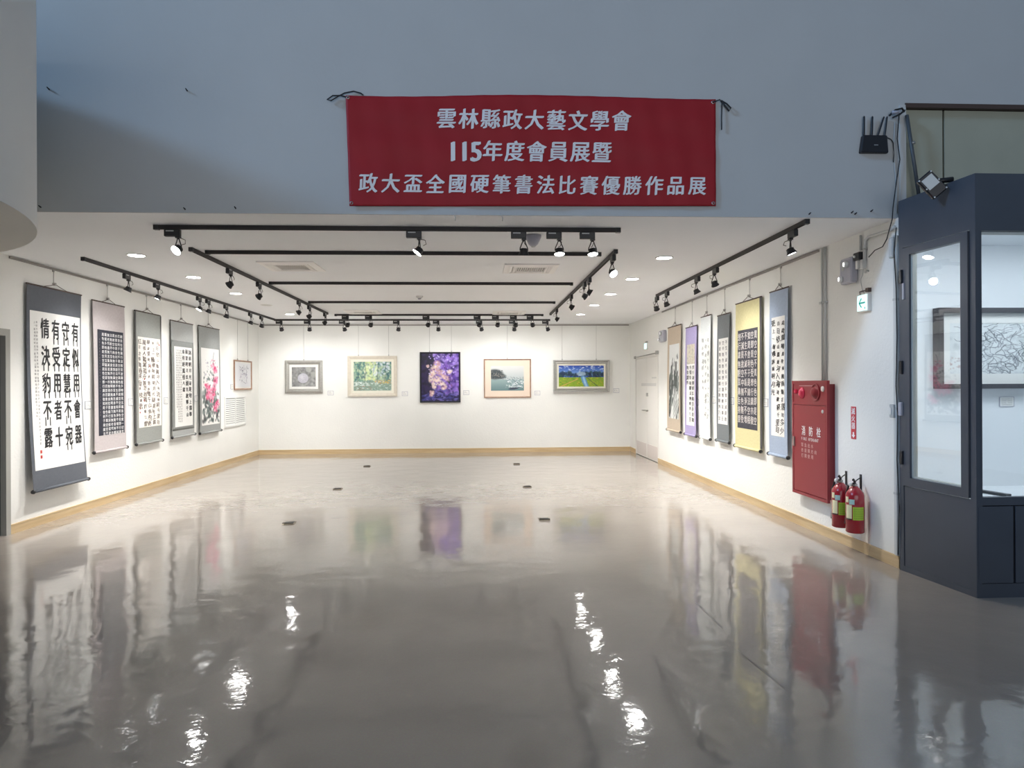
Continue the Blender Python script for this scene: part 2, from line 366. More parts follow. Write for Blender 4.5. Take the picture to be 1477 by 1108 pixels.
# papers stuck on the door
MB().box(XR-.004, XR-.001, 13.28, 13.62, 1.63, 1.66).box(XR-.004, XR-.001, 13.3, 14.5, 1.48, 1.54).build('notice_strip', mat('notice', (.62, .61, .59), .6), d2)

# ================================================================== PICTURE RAILS
def rail(label, p0, p1):
    p0, p1 = Vector(p0), Vector(p1)
    d = (p1-p0).normalized(); a = Vector((abs(d.y), abs(d.x), 0))*.008
    mb = MB().box(min(p0.x, p1.x)-a.x, max(p0.x, p1.x)+a.x, min(p0.y, p1.y)-a.y, max(p0.y, p1.y)+a.y, p0.z-.012, p0.z+.012)
    return mb
ZR = 2.866
rr = thing('picture_rail', 'thin grey picture rail along the top of the left wall', 'rail', Matrix.Translation((XL+.012, 7.5, ZR)))
MB().box(-.008, .008, -.09, 8.05, -.012, .012).build('rail_bar', M['alu'], rr)
rr = thing('picture_rail', 'thin grey picture rail across the top of the back wall', 'rail', Matrix.Translation((XL+.03, YB-.012, ZR-.006)))
MB().box(0, XR-XL-.06, -.008, .008, -.012, .012).build('rail_bar', M['alu'], rr)
RZR = 2.866
rr = thing('picture_rail', 'thin grey picture rail along the top of the right wall', 'rail', Matrix.Translation((XR-.012, 6.85, RZR)))
MB().box(-.008, .008, 0, 5.95, -.012, .012).build('rail_bar', M['alu'], rr)

# ================================================================== SCROLLS
POEM = '觀自在菩薩行深般若波羅蜜多時照見五蘊皆空度一切苦厄舍利子色不異空空不異色色即是空空即是色受想行識亦復如是舍利子是諸法空相不生不滅不垢不淨不增不減是故空中無色無受想行識無眼耳鼻舌身意無色聲香味觸法無眼界乃至無意識界無無明亦無無明盡乃至無老死亦無老死盡無苦集滅道無智亦無得'
TANG = '春眠不覺曉處處聞啼鳥夜來風雨聲花落知多少白日依山盡黃河入海流欲窮千里目更上一層樓牀前明月光疑是地上霜舉頭望明月低頭思故鄉千山鳥飛絕萬徑人蹤滅孤舟簑笠翁獨釣寒江雪紅豆生南國春來發幾枝願君多采擷此物最相思'
def text_cols(mb, text, x_right, y_top, dx, dy, ncol, nrow, sx, sy, z, bold=.0, jit=.0, wild=0.0, start=0, short=0, sv=0.0):
    k = start
    for c in range(ncol):
        x = x_right-c*dx
        n = nrow-(short if c == ncol-1 else 0)
        for r in range(n):
            ch = text[k % len(text)]; k += 1
            q = 1+random.uniform(-sv, sv)
            put(mb, ch, x+random.uniform(-jit, jit)*dx, y_top-r*dy+random.uniform(-jit, jit)*dy, sx*q, sy*q, z, bold, 1, random.uniform(-wild, wild), random.uniform(-wild, wild))
def scroll(label, M0, w, h, cloth_col, paper, paper_mat, wire, top_off=.03, bot_off=.05, cat='hanging scroll', side='left', inner=None, curl=.012, knob=True, strips=False):
    """M0: local frame with origin on the wall at the scroll's top centre; paper = (x0, x1, y0, y1) in local coordinates (y negative down)"""
    t = thing('hanging_scroll', label, cat, M0)
    cm = silk('silk_mounting', cloth_col)
    zf = lambda x, y: top_off+(bot_off-top_off)*(-y/h)**1.5 + curl*(abs(x)/(w/2))**4*math.sin(math.pi*min(1, max(0, -y/h)))
    def sheet(x0, x1, y0, y1, dz, th, nx=12, ny=30):
        mb = MB(); v = []; 
        for s in (0, 1):
            for j in range(ny+1):
                for i in range(nx+1):
                    x = x0+(x1-x0)*i/nx; y = y0+(y1-y0)*j/ny; v.append((x, y, zf(x, y)+dz+(th if s == 0 else 0)))
        f = []; n = (nx+1)*(ny+1); W = nx+1
        for j in range(ny):
            for i in range(nx):
                a = j*W+i; f.append((a, a+W, a+W+1, a+1)); a += n; f.append((a, a+1, a+W+1, a+W))
        for i in range(nx): f += [(i, i+1, n+i+1, n+i), (ny*W+i+1, ny*W+i, n+ny*W+i, n+ny*W+i+1)]
        for j in range(ny): f += [((j+1)*W, j*W, n+j*W, n+(j+1)*W), (j*W+nx, (j+1)*W+nx, n+(j+1)*W+nx, n+j*W+nx)]
        return mb.add(v, f, True)
    ob = sheet(-w/2, w/2, 0, -h+.03, 0, .002).build('mounting', cm, t); ob.data.set_sharp_from_angle(angle=R(40))
    if inner:   # a second, slightly darker border inside the mounting
        sheet(inner[0], inner[1], inner[2], inner[3], .0028, .0006).build('inner_border', silk('inner_silk', inner[4]), t)
    x0, x1, y0, y1 = paper
    if paper_mat is not None:
        ob = sheet(x0, x1, y0, y1, .0040, .0006).build('paper', paper_mat, t); ob.data.set_sharp_from_angle(angle=R(40))
    MB().tube([(-w/2-.006, 0, top_off), (w/2+.006, 0, top_off)], .009, 8).build('top_rod', M['brown'], t)
    ro = MB().tube([(-w/2, -h+.02, zf(0, -h)+.004), (w/2, -h+.02, zf(0, -h)+.004)], .017, 12).build('roller', cm, t)
    for s in (-1, 1):
        MB().tube([(s*w/2, -h+.02, zf(0, -h)+.004), (s*(w/2+.012), -h+.02, zf(0, -h)+.004), (s*(w/2+.03), -h+.02, zf(0, -h)+.004)], [.017, .024, .02], 12).build('roller_knob', M['black'], ro, label='black knob')
    MB().tube([(-w*.22, .004, top_off), (-w*.08, .035, top_off), (0, .062, top_off-.006), (w*.08, .035, top_off), (w*.22, .004, top_off)], .0035, 6).build('hanging_cord', M['brown'], t)
    if wire: MB().tube([(0, .055, .014), (0, wire, .014)], .0035, 6).box(-.012, .012, wire-.02, wire, .004, .02).box(-.008, .008, .045, .075, .004, top_off+.006).build('hanging_wire', M['steel'], t)
    t['_'] = 0; del t['_']
    return t, (lambda x, y: zf(x, y)+.0056)
def letters(t, fn, m, build, name='calligraphy', stuff=True):
    mb = MB(); build(mb)
    if not mb.v: return
    mb.v = [(x, y, fn(x, y)+z) for x, y, z in mb.v]
    return mb.build(name, m, t, kind='stuff' if stuff else None)
def left_scroll(px, py_top, py_bot):   # measured corners of a scroll on the left wall -> y range, z range
    a = at(0, XL+.04, px[0], py_top[0]); b = at(0, XL+.04, px[1], py_top[1]); c = at(0, XL+.06, px[2], py_bot[0]); d = at(0, XL+.06, px[3], py_bot[1])
    y0 = (a.y+c.y)/2; y1 = (b.y+d.y)/2; zt = (a.z+b.z)/2; zb = (c.z+d.z)/2
    return (y0+y1)/2, abs(y1-y0), zt, zt-zb
def right_scroll(px, py_top, py_bot):
    a = at(0, XR-.04, px[0], py_top[0]); b = at(0, XR-.04, px[1], py_top[1]); c = at(0, XR-.05, px[2], py_bot[0]); d = at(0, XR-.05, px[3], py_bot[1])
    y0 = (a.y+c.y)/2; y1 = (b.y+d.y)/2; zt = (a.z+b.z)/2; zb = (c.z+d.z)/2
    return (y0+y1)/2, abs(y1-y0), zt, zt-zb

# -- left wall, nearest first
yc, w, zt, h = left_scroll((38.5, 117.7, 44, 121), (408.2, 426), (712.7, 693)); WU = lambda zt: ZR-zt-.012
t, fn = scroll('largest hanging scroll, dark slate mounting with twenty big black seal characters in four columns', on_left(yc, zt), w, h, (.105, .115, .135),
    (-w*.455, w*.47, -h*.125, -h*.895), M['paper'], WU(zt), .035, .10, curl=-.02)
def seal(mb):
    cols = ['有似用會器', '守定慧不宛', '有受用者十', '情決豹不露']
    for c, s in enumerate(cols):
        for r, ch in enumerate(s):
            put(mb, ch, w*(.355-.19*c), -h*(.205+.135*r), w*.150, h*.106, .001, .040, 2)
            if ch not in '器露情者會十':   # long hanging tails of the seal hand
                for q in (-.42, .32): mb.box(w*(.355-.19*c)+q*w*.105, w*(.355-.19*c)+q*w*.105+w*.015, -h*(.238+.135*r), -h*(.280+.135*r), .001, .0015)
letters(t, fn, M['ink'], seal)
letters(t, fn, M['inkg'], lambda mb: text_cols(mb, TANG, -w*.35, -h*.18, w*.038, h*.0168, 2, 36, w*.028, h*.012, .001, 0, .1, short=8), 'inscription')
letters(t, fn, M['inkr'], lambda mb: mb.box(-w*.365, -w*.335, -h*.80, -h*.815, .001, .0014).box(-w*.365, -w*.335, -h*.825, -h*.84, .001, .0014), 'seal_stamp')

yc, w, zt, h = left_scroll((135, 180.7, 136.5, 182.5), (433.4, 442.3), (655.9, 647))
rub = mat('black_rubbing_paper', (.018, .02, .035), .7, var=.3, vscale=25)
t, fn = scroll('mauve-pink hanging scroll with a dark navy panel of tiny white characters', on_left(yc, zt), w, h, (.50, .45, .45),
    (-w*.37, w*.44, -h*.185, -h*.885), rub, WU(zt))
letters(t, fn, M['inkw'], lambda mb: text_cols(mb, POEM, w*.37, -h*.215, w*.083, h*.0287, 8, 24, w*.072, h*.0235, .001, .015, .02))
letters(t, fn, M['inkg'], lambda mb: text_cols(mb, TANG, -w*.315, -h*.25, w*.06, h*.02, 1, 26, w*.03, h*.014, .001, .01, .02), 'inscription')

yc, w, zt, h = left_scroll((196, 232.6, 197.7, 233.6), (447.6, 455.7), (643.7, 637))
t, fn = scroll('grey hanging scroll with five cursive columns on cream paper and dark side edges', on_left(yc, zt), w, h, (.30, .31, .29),
    (-w*.42, w*.47, -h*.19, -h*.87), mat('warm_paper', (.84, .80, .74), .8), WU(zt))
letters(t, fn, mat('brown_ink', (.13, .10, .09), .7), lambda mb: text_cols(mb, TANG, w*.35, -h*.225, w*.175, h*.044, 5, 15, w*.12, h*.034, .001, .010, .12, .25, 20, 3, .35))
letters(t, fn, M['inkr'], lambda mb: [mb.box(x*w, x*w+w*.035, y*h, y*h-h*.012, .001, .0014) for x, y in ((-.39, -.72), (-.39, -.75), (.40, -.23), (-.2, -.5), (.02, -.4), (-.22, -.66))], 'seal_stamp')
for s in (-1, 1): MB().box(s*w/2-.008, s*w/2+.008, -.01, -h+.03, .036, .046).build('edge_band', M['inkg'], t)

yc, w, zt, h = left_scroll((247.7, 279.3, 248.9, 280.6), (461.8, 468.7), (633, 628.3))
t, fn = scroll('hanging scroll with bold large characters at right and small script at left, double grey border', on_left(yc, zt), w, h, (.38, .39, .38),
    (-w*.38, w*.42, -h*.215, -h*.905), M['paper'], WU(zt), inner=(-w*.49, w*.49, -h*.165, -h*.935, (.26, .27, .26)))
letters(t, fn, M['ink'], lambda mb: text_cols(mb, TANG, w*.32, -h*.255, w*.145, h*.055, 3, 11, w*.12, h*.043, .001, .03, .04, .05, 40, 4, .15))
letters(t, fn, M['inkg'], lambda mb: text_cols(mb, POEM, -w*.08, -h*.25, w*.068, h*.021, 4, 30, w*.05, h*.017, .001, 0, .06, .1, 10, 6), 'inscription')

yc, w, zt, h = left_scroll((287.4, 317.5, 289, 318.6), (470, 475.2), (627.4, 622.2))
t, fn = scroll('hanging scroll painted with pink peonies and dark leaves on a grey mounting', on_left(yc, zt), w, h, (.30, .31, .30),
    (-w*.42, w*.44, -h*.20, -h*.92), None, WU(zt))
rng = np.random.default_rng(3)
cv = Canvas(60, 150, (.84, .83, .81))
cv.dabs(60, .25, .85, .55, .85, [(.35, .35, .40), (.55, .5, .6)], .012, .7, rng)
cv.dabs(160, .05, .95, .03, .45, [(.06, .09, .09), (.12, .17, .16), (.28, .33, .32), (.05, .05, .06)], .022, .8, rng, 1.6)
for x, y, r in ((.78, .72, .06), (.80, .58, .075), (.72, .50, .06), (.42, .46, .075), (.62, .42, .07), (.35, .38, .075), (.55, .34, .07), (.75, .22, .06), (.85, .27, .05), (.3, .5, .05), (.68, .80, .03)):
    cv.blob(x, y, r*2.0, r*.85, (.80, .20, .36), .85, 0, .5); cv.dabs(14, x-.13, x+.13, y-.05, y+.05, [(.90, .30, .45), (.70, .06, .22), (.95, .55, .65)], .020, .8, rng)
cv.dabs(70, .1, .9, .2, .7, [(.08, .12, .12), (.2, .26, .25)], .014, .8, rng, 1.5)
cv.line([(.72, .95), (.66, .86), (.70, .78)], .006, (.25, .25, .28))
def scroll_canvas(t, fn, cv, x0, x1, y0, y1, name='painting'):
    o = canvas_mesh(cv, x1-x0, y0-y1, name, t); me = o.data; cx, cy = (x0+x1)/2, (y0+y1)/2
    for v in me.vertices: v.co.x += cx; v.co.y += cy; v.co.z = fn(v.co.x, v.co.y)
scroll_canvas(t, fn, cv, -w*.42, w*.44, -h*.20, -h*.92)

# -- right wall, nearest first
yc, w, zt, h = right_scroll((1110, 1136.6, 1110, 1136), (421.5, 414.4), (656.3, 663.4))
WR = lambda zt: RZR-zt-.012
t, fn = scroll('pale blue hanging scroll with three columns of flowing black cursive, beside the fire cabinet', on_right(yc, zt), w, h, (.36, .43, .55),
    (-w*.38, w*.34, -h*.16, -h*.875), M['paper'], WR(zt), .035, .05)
letters(t, fn, M['ink'], lambda mb: text_cols(mb, TANG, w*.24, -h*.20, w*.25, h*.0455, 3, 15, w*.19, h*.036, .001, .022, .10, .22, 5, 5, .3))
yc, w, zt, h = right_scroll((1061, 1098, 1061, 1096), (439, 427.8), (644.4, 653.9))
rub2 = mat('charcoal_paper', (.045, .045, .06), .7, var=.2, vscale=18)
t, fn = scroll('yellow hanging scroll with a charcoal panel of large pale characters in ten rows', on_right(yc, zt), w, h, (.66, .60, .33),
    (-w*.40, w*.40, -h*.19, -h*.86), rub2, WR(zt), .035, .05)
letters(t, fn, M['letterp'] if False else mat('pale_ink', (.62, .58, .56), .7), lambda mb: text_cols(mb, POEM, w*.32, -h*.235, w*.13, h*.0625, 6, 10, w*.115, h*.056, .001, .022, .02, .04, 30, 0, .06))
letters(t, fn, M['inkw'], lambda mb: text_cols(mb, TANG, -w*.365, -h*.47, w*.06, h*.0125, 1, 24, w*.028, h*.011, .001, 0, .02), 'inscription')
MB().box(w/2+.002, w/2+.014, -.01, -h+.05, .034, .056).build('edge_band', M['inkg'], t, label='dark right edge')
yc, w, zt, h = right_scroll((1033.8, 1051.4, 1034.5, 1052), (456, 451.4), (637.3, 640.8))
t, fn = scroll('narrow dark grey hanging scroll with three neat columns of small characters on white', on_right(yc, zt), w, h, (.17, .185, .195),
    (-w*.38, w*.40, -h*.185, -h*.855), M['paper'], WR(zt))
letters(t, fn, M['inkg'], lambda mb: text_cols(mb, POEM, w*.25, -h*.22, w*.26, h*.0455, 3, 14, w*.17, h*.034, .001, .014, .03, .06, 60))
yc, w, zt, h = right_scroll((1010, 1025, 1010.5, 1024), (457.5, 454.5), (632.7, 635.6))
t, fn = scroll('white hanging scroll with faint scattered grey writing, between the purple and dark grey scrolls', on_right(yc, zt), w, h, (.74, .77, .77),
    (-w*.44, w*.44, -h*.13, -h*.90), mat('pale_paper', (.80, .82, .79), .8, var=.03, vscale=9), WR(zt))
letters(t, fn, M['inkg'], lambda mb: text_cols(mb, TANG, w*.30, -h*.20, w*.28, h*.055, 3, 12, w*.17, h*.03, .001, 0, .18, .3, 70, 4, .4))
yc, w, zt, h = right_scroll((988.3, 1004.2, 988.5, 1004), (472.5, 470.3), (628.7, 630.5))
t, fn = scroll('purple hanging scroll with a pale picture above two columns of black characters', on_right(yc, zt), w, h, (.38, .33, .55),
    (-w*.36, w*.36, -h*.34, -h*.90), M['paper'], WR(zt))
cv = Canvas(40, 50, (.66, .62, .52)); cv.dabs(120, 0, 1, 0, 1, [(.55, .52, .42), (.70, .68, .60), (.45, .46, .42), (.6, .5, .45)], .06, .6, rng); 
scroll_canvas(t, fn, cv, -w*.36, w*.36, -h*.16, -h*.34)
letters(t, fn, M['ink'], lambda mb: text_cols(mb, POEM, w*.22, -h*.37, w*.25, h*.0475, 3, 11, w*.2, h*.040, .001, .012, .05, .1, 80, 7, .15))
yc, w, zt, h = right_scroll((963.5, 981.6, 962, 981.6), (471.5, 469.5), (621.2, 624.8))
t, fn = scroll('tan hanging scroll with an ink painting of black bamboo, farthest along the right wall', on_right(yc, zt), w, h, (.52, .43, .33),
    (-w*.36, w*.40, -h*.17, -h*.875), None, WR(zt))
cv = Canvas(60, 150, (.80, .81, .80)); rng = np.random.default_rng(11)
cv.grad((.62, .64, .62), (.84, .85, .84), 0, .8)
for i in range(50):
    x = rng.uniform(.0, .9); y = rng.uniform(.02, .55); a = rng.uniform(-.4, .9); L = rng.uniform(.08, .2)
    cv.line([(x, y), (x+L*math.cos(a+1)*1.2, y+L*math.sin(a+1))], .024, [(.03, .04, .04), (.15, .17, .16), (.3, .34, .32)][i % 3], .9)
for x0, x1 in ((.15, .30), (.5, .62), (.75, .7)): cv.line([(x0, 0), (x1, .75)], .022, (.10, .12, .11), .9)
cv.dabs(50, .2, .9, .4, .85, [(.3, .33, .33), (.12, .14, .14)], .016, .7, rng, 2)
for i in range(6): cv.line([(.1+i*.1, 0), (.7+.05*i, .4-.04*i)], .014, (.85, .86, .85), .8)
scroll_canvas(t, fn, cv, -w*.36, w*.40, -h*.17, -h*.875)

# ================================================================== FRAMED PICTURES
def frame_mesh(w, h, prof):
    """mitred frame: profile [(inset, z)] swept round the rectangle"""
    mb = MB(); v = []; n = len(prof)
    for sx, sy in ((-1, -1), (1, -1), (1, 1), (-1, 1)):
        for i, z in prof: v.append((sx*(w/2-i), sy*(h/2-i), z))
    f = []
    for c in range(4):
        d = (c+1) % 4
        for i in range(n): j = (i+1) % n; f.append((c*n+i, d*n+i, d*n+j, c*n+j))
    return mb.add(v, f)
def picture(label, M0, w, h, fw, dep, fmat, mat_w, mat_mat, cv, prof=None, wires=(0,), top=0.0, tilt=0.0, cat='painting', rough=.6, name='framed_painting'):
    t = thing(name, label, cat, M0 @ Matrix.Rotation(tilt, 4, 'X'))
    prof = prof or [(0, .004), (0, dep), (fw*.35, dep), (fw, dep*.55), (fw, .004)]
    frame_mesh(w, h, prof).build('frame', fmat, t)
    MB().box(-w/2+.004, w/2-.004, -h/2+.004, h/2-.004, .002, .006).build('backing', M['brown'], t)
    iw, ih = w-2*fw, h-2*fw
    if mat_w:
        z = dep*.4; frame_mesh(iw+.002, ih+.002, [(0, z-.003), (0, z), (mat_w, z), (mat_w, z-.003)]).build('mount_board', mat_mat, t)
    canvas_mesh(cv, iw-2*mat_w+.004, ih-2*mat_w+.004, 'canvas', t, dep*.35)
    for x in wires:
        MB().tube([(x*w, h/2-.01, .012), (x*w, top, .012)], .0028, 6).box(x*w-.010, x*w+.010, h/2-.005, h/2+.03, .003, .02).build('hanging_wire', M['steel'], t)
    return t
silver = mat('silver_frame', (.46, .45, .42), .35, metal=.55, var=.08, vscale=30)
cream_f = mat('cream_frame', (.66, .60, .50), .5, var=.05, vscale=20)
blackf = mat('black_frame', (.012, .012, .02), .4)
matwhite = mat('white_mount', (.80, .79, .76), .8); matpeach = mat('peach_mount', (.80, .66, .54), .8); matcream = mat('cream_mount', (.80, .77, .66), .8)
def bk_rect(x0, y0, x1, y1, d=.02):
    a = at(1, YB-d, x0, y0); b = at(1, YB-d, x1, y1); return (a.x+b.x)/2, (a.z+b.z)/2, b.x-a.x, a.z-b.z
rng = np.random.default_rng(5)
# 1 moon-like ball
cv = Canvas(96, 84, (.33, .33, .33)); cv.dabs(220, 0, 1, 0, 1, [(.22, .22, .22), (.42, .41, .40), (.33, .33, .34), (.5, .5, .48)], .07, .5, rng)
cv.blob(.70, .85, .14, .14, (.55, .55, .52), .6); cv.blob(.9, .6, .14, .2, (.5, .5, .47), .6)
cv.blob(.47, .42, .25, .29, (.17, .17, .19), .7, 0, .5)
cv.blob(.47, .43, .235, .265, (.56, .55, .60), 1, 0, .12); cv.blob(.43, .48, .15, .17, (.68, .67, .70), .7, 0, .7); cv.dabs(30, .32, .62, .25, .6, [(.45, .44, .5), (.65, .65, .68)], .03, .4, rng)
cx, cz, w, h = bk_rect(411, 520, 465.3, 567.3)
picture('small picture of a pale grey ball in a wide silver frame on the back wall', on_back(cx, cz), w, h, .095, .06, silver, .055, matwhite, cv, [(0, .004), (0, .035), (.045, .06), (.085, .03), (.095, .035), (.095, .004)], (0,), ZR-cz-.02)
# 2 sunlit grove by a stream
cv = Canvas(140, 110, (.35, .45, .38))
cv.dabs(420, 0, 1, .35, 1, [(.12, .27, .27), (.20, .38, .30), (.45, .58, .42), (.10, .20, .22), (.62, .72, .50)], .05, .7, rng, 1.3)
cv.dabs(130, .30, .62, .35, 1, [(.75, .80, .45), (.60, .75, .45), (.85, .88, .70)], .04, .6, rng, 1.5)
cv.dabs(90, .50, .95, .5, 1, [(.80, .84, .86), (.60, .68, .74), (.4, .5, .55)], .03, .7, rng, 1.5)
cv.dabs(120, 0, 1, 0, .35, [(.35, .50, .45), (.70, .80, .78), (.20, .32, .30), (.85, .88, .84)], .045, .7, rng, .35)
cv.dabs(60, .05, .5, .02, .16, [(.45, .30, .22), (.30, .30, .22)], .03, .6, rng, .4)
cv.dabs(60, .55, .98, .25, .38, [(.80, .66, .15), (.80, .50, .20), (.55, .30, .12)], .03, .8, rng, .4)
for x in (.12, .3, .62, .82): cv.line([(x, .3), (x+.03, .95)], .012, (.12, .14, .12), .6)
cv.dabs(50, .05, .6, .18, .3, [(.9, .92, .9), (.75, .85, .85)], .035, .8, rng, .3)
cx, cz, w, h = bk_rect(501.3, 513.6, 573, 571.7)
picture('painting of a sunlit green grove by a stream, in a cream frame', on_back(cx, cz), w, h, .075, .04, cream_f, .055, matcream, cv, None, (-.28, .33), ZR-cz-.02)
# 3 pale figure in violet light
cv = Canvas(110, 136, (.03, .02, .10))
cv.dabs(420, .25, 1, .15, 1, [(.20, .09, .48), (.40, .25, .72), (.10, .05, .28), (.55, .42, .85)], .045, .6, rng)
cv.dabs(160, 0, .95, 0, .25, [(.10, .10, .35), (.25, .22, .55), (.04, .03, .14)], .05, .7, rng, .4)
cv.dabs(130, 0, .3, .2, 1, [(.02, .015, .05), (.05, .03, .12)], .06, .8, rng)
skin = [(.72, .52, .50), (.82, .66, .58), (.60, .38, .42), (.88, .78, .70)]
for x, y, a, b, ang in ((.42, .78, .12, .09, 0), (.36, .66, .16, .12, .6), (.28, .52, .10, .16, -.3), (.50, .60, .20, .07, -.4), (.62, .50, .18, .06, -.7), (.40, .46, .12, .08, .4), (.52, .38, .20, .07, -.5), (.33, .34, .07, .12, .3), (.60, .28, .10, .05, .4), (.28, .16, .07, .09, -.6), (.75, .62, .10, .05, .3), (.17, .73, .05, .03, 0)):
    cv.blob(x, y, a, b, skin[int(rng.integers(0, 4))], .85, ang, .5); cv.dabs(8, x-a*.6, x+a*.6, y-b*.6, y+b*.6, skin, .025, .8, rng)
cv.dabs(60, .25, .8, .25, .7, [(.25, .12, .30), (.35, .2, .5)], .022, .7, rng)
cv.dabs(60, .2, .95, .55, .95, [(.70, .62, .92), (.5, .4, .85)], .016, .9, rng)
cx, cz, w, h = bk_rect(605.6, 508, 664.3, 580.5)
picture('tall dark violet painting of a pale swirling figure in a black frame', on_back(cx, cz), w, h, .035, .045, blackf, 0, None, cv, None, (-.26, .28), ZR-cz-.02)
# 4 harbour watercolour
cv = Canvas(120, 90, (.72, .73, .72)); cv.grad((.55, .60, .60), (.74, .73, .72), .45, 1)
cv.grad((.20, .30, .31), (.36, .46, .46), 0, .45)
cv.blob(.12, .66, .30, .24, (.07, .09, .10), .95, 0, .3); cv.blob(.30, .58, .20, .13, (.08, .10, .11), .9, 0, .4)
cv.dabs(60, .0, .36, .50, .82, [(.09, .11, .12), (.18, .20, .20), (.05, .06, .07)], .03, .7, rng, .8)
cv.dabs(30, .05, .4, .55, .72, [(.45, .42, .38), (.30, .28, .25)], .03, .8, rng, .5)
cv.dabs(60, .35, 1, .44, .56, [(.15, .19, .22), (.30, .34, .36)], .028, .7, rng, .5)
cv.dabs(80, .45, 1, .12, .46, [(.80, .82, .84), (.65, .70, .74), (.85, .86, .86)], .045, .85, rng, .4)
cv.dabs(50, .45, 1, .05, .46, [(.08, .12, .20), (.12, .15, .2)], .025, .85, rng, .4)
cv.blob(.68, .09, .18, .05, (.05, .06, .10), .9, .1)
cx, cz, w, h = bk_rect(697.8, 518, 766, 573.6)
picture('harbour watercolour with boats, wide peach mount and thin brown wood frame', on_back(cx, cz), w, h, .025, .03, M['frame_wood'], .135, matpeach, cv, None, (0,), ZR-cz-.02)
# 5 river between fields
cv = Canvas(150, 72, (.08, .18, .55)); cv.grad((.30, .50, .80), (.03, .10, .48), .5, 1)
cv.dabs(50, 0, 1, .7, .98, [(.80, .85, .90), (.6, .7, .85)], .06, .8, rng, .35)
cv.dabs(110, 0, 1, .45, .68, [(.03, .07, .14), (.05, .13, .12), (.02, .04, .10)], .07, .85, rng, 1.2)
cv.blob(.5, .6, .12, .12, (.55, .68, .80), .7)
cv.grad((.36, .50, .05), (.30, .44, .06), 0, .44); cv.dabs(190, 0, 1, 0, .44, [(.72, .70, .06), (.30, .48, .05), (.14, .32, .04), (.62, .42, .10)], .05, .7, rng, .3)
cv.line([(.54, .42), (.57, .25), (.62, 0)], .13, (.20, .42, .70)); cv.line([(.55, .42), (.58, .2), (.62, 0)], .06, (.50, .70, .86), .8)
cv.line([(.62, .44), (.86, .02)], .02, (.15, .2, .10)); cv.line([(.05, .02), (.42, .36)], .018, (.75, .45, .2))
cx, cz, w, h = bk_rect(798, 519.5, 879, 565.4, .04)
picture('wide landscape of a blue river between yellow-green fields in a thick silver frame', on_back(cx, cz), w, h, .085, .075, silver, .04, matcream, cv, [(0, .004), (0, .075), (.02, .075), (.045, .05), (.075, .06), (.085, .04), (.085, .004)], (-.34, .27), ZR-cz-.02, tilt=R(1.2))
# 6 small flower sketch, left wall
a = at(0, XL+.02, 338, 521.4); b = at(0, XL+.02, 363, 562.3)
cy, cz, w, h = (a.y+b.y)/2, (a.z+b.z)/2+.02, (b.y-a.y), .60
cv = Canvas(80, 70, (.80, .80, .82)); rng = np.random.default_rng(9)
for i in range(16):
    x, y = rng.uniform(.35, .8), rng.uniform(.1, .8); cv.line([(x, y), (x+rng.uniform(-.15, .15), y+rng.uniform(.05, .18))], .012, (.25, .24, .30), .8)
cv.dabs(36, .3, .85, .15, .9, [(.50, .45, .58), (.3, .32, .38), (.6, .55, .6)], .035, .7, rng)
picture('small flower sketch on white in a thin brown frame above the wall grille', on_left(cy, cz), w, h, .028, .03, M['frame_wood'], .03, matwhite, cv, None, (-.3, .3), ZR-cz-.01)

# ================================================================== LABEL CARDS
def card(label, M0, w=.13, h=.10):
    t = thing('label_card', label, 'label', M0, 'label cards beside the works')
    MB().box(-w/2, w/2, -h/2, h/2, 0, .006).build('holder', M['greyp'], t)
    MB().box(-w/2+.008, w/2-.008, -h/2+.008, h/2-.008, .006, .007).build('paper', M['paper'], t)
    mb = MB(); text_cols(mb, TANG[random.randrange(40):], 0, 0, 1, 1, 1, 1, 0, 0, 0) if False else None
    for r in range(3):
        for c in range(5 if r else 3): put(mb2 := (mb or MB()), TANG[(r*7+c*3) % 80], -w*.3+c*w*.13, h*.22-r*h*.22, w*.10, w*.10, .0072); mb = mb2
    mb.build('writing', M['inkg'], t, kind='stuff')
for px, py, s in ((126.5, 584.5, 'the largest slate scroll'), (188, 580, 'the mauve-pink scroll with the navy panel'), (239, 578, 'the cream cursive scroll'), (283, 574.7, 'the double-bordered grey scroll'), (334, 558, 'the small flower sketch, to its left')):
    p = at(0, XL, px, py)
    side = 'right of ' if 'left' not in s else 'by '
    card('small label card on the left wall, '+side+s, on_left(p.y, p.z))
for px, py, s in ((477, 567, 'the silver-framed ball picture'), (584, 568, 'the green grove painting'), (672.5, 566.5, 'the violet figure painting'), (775, 567, 'the harbour watercolour'), (889, 563.6, 'the blue river landscape')):
    p = at(1, YB, px, py); card('small white label card on the back wall, just right of '+s, on_back(p.x, p.z))
for px, py, s in ((1006.3, 580, 'left of the white scroll'), (1030.3, 577, 'left of the dark grey scroll'), (1056.6, 578.5, 'between the dark grey and yellow scrolls'), (1105, 581, 'between the yellow and pale blue scrolls')):
    p = at(0, XR, px, py); card('small label card on the right wall, '+s, on_right(p.y, p.z))

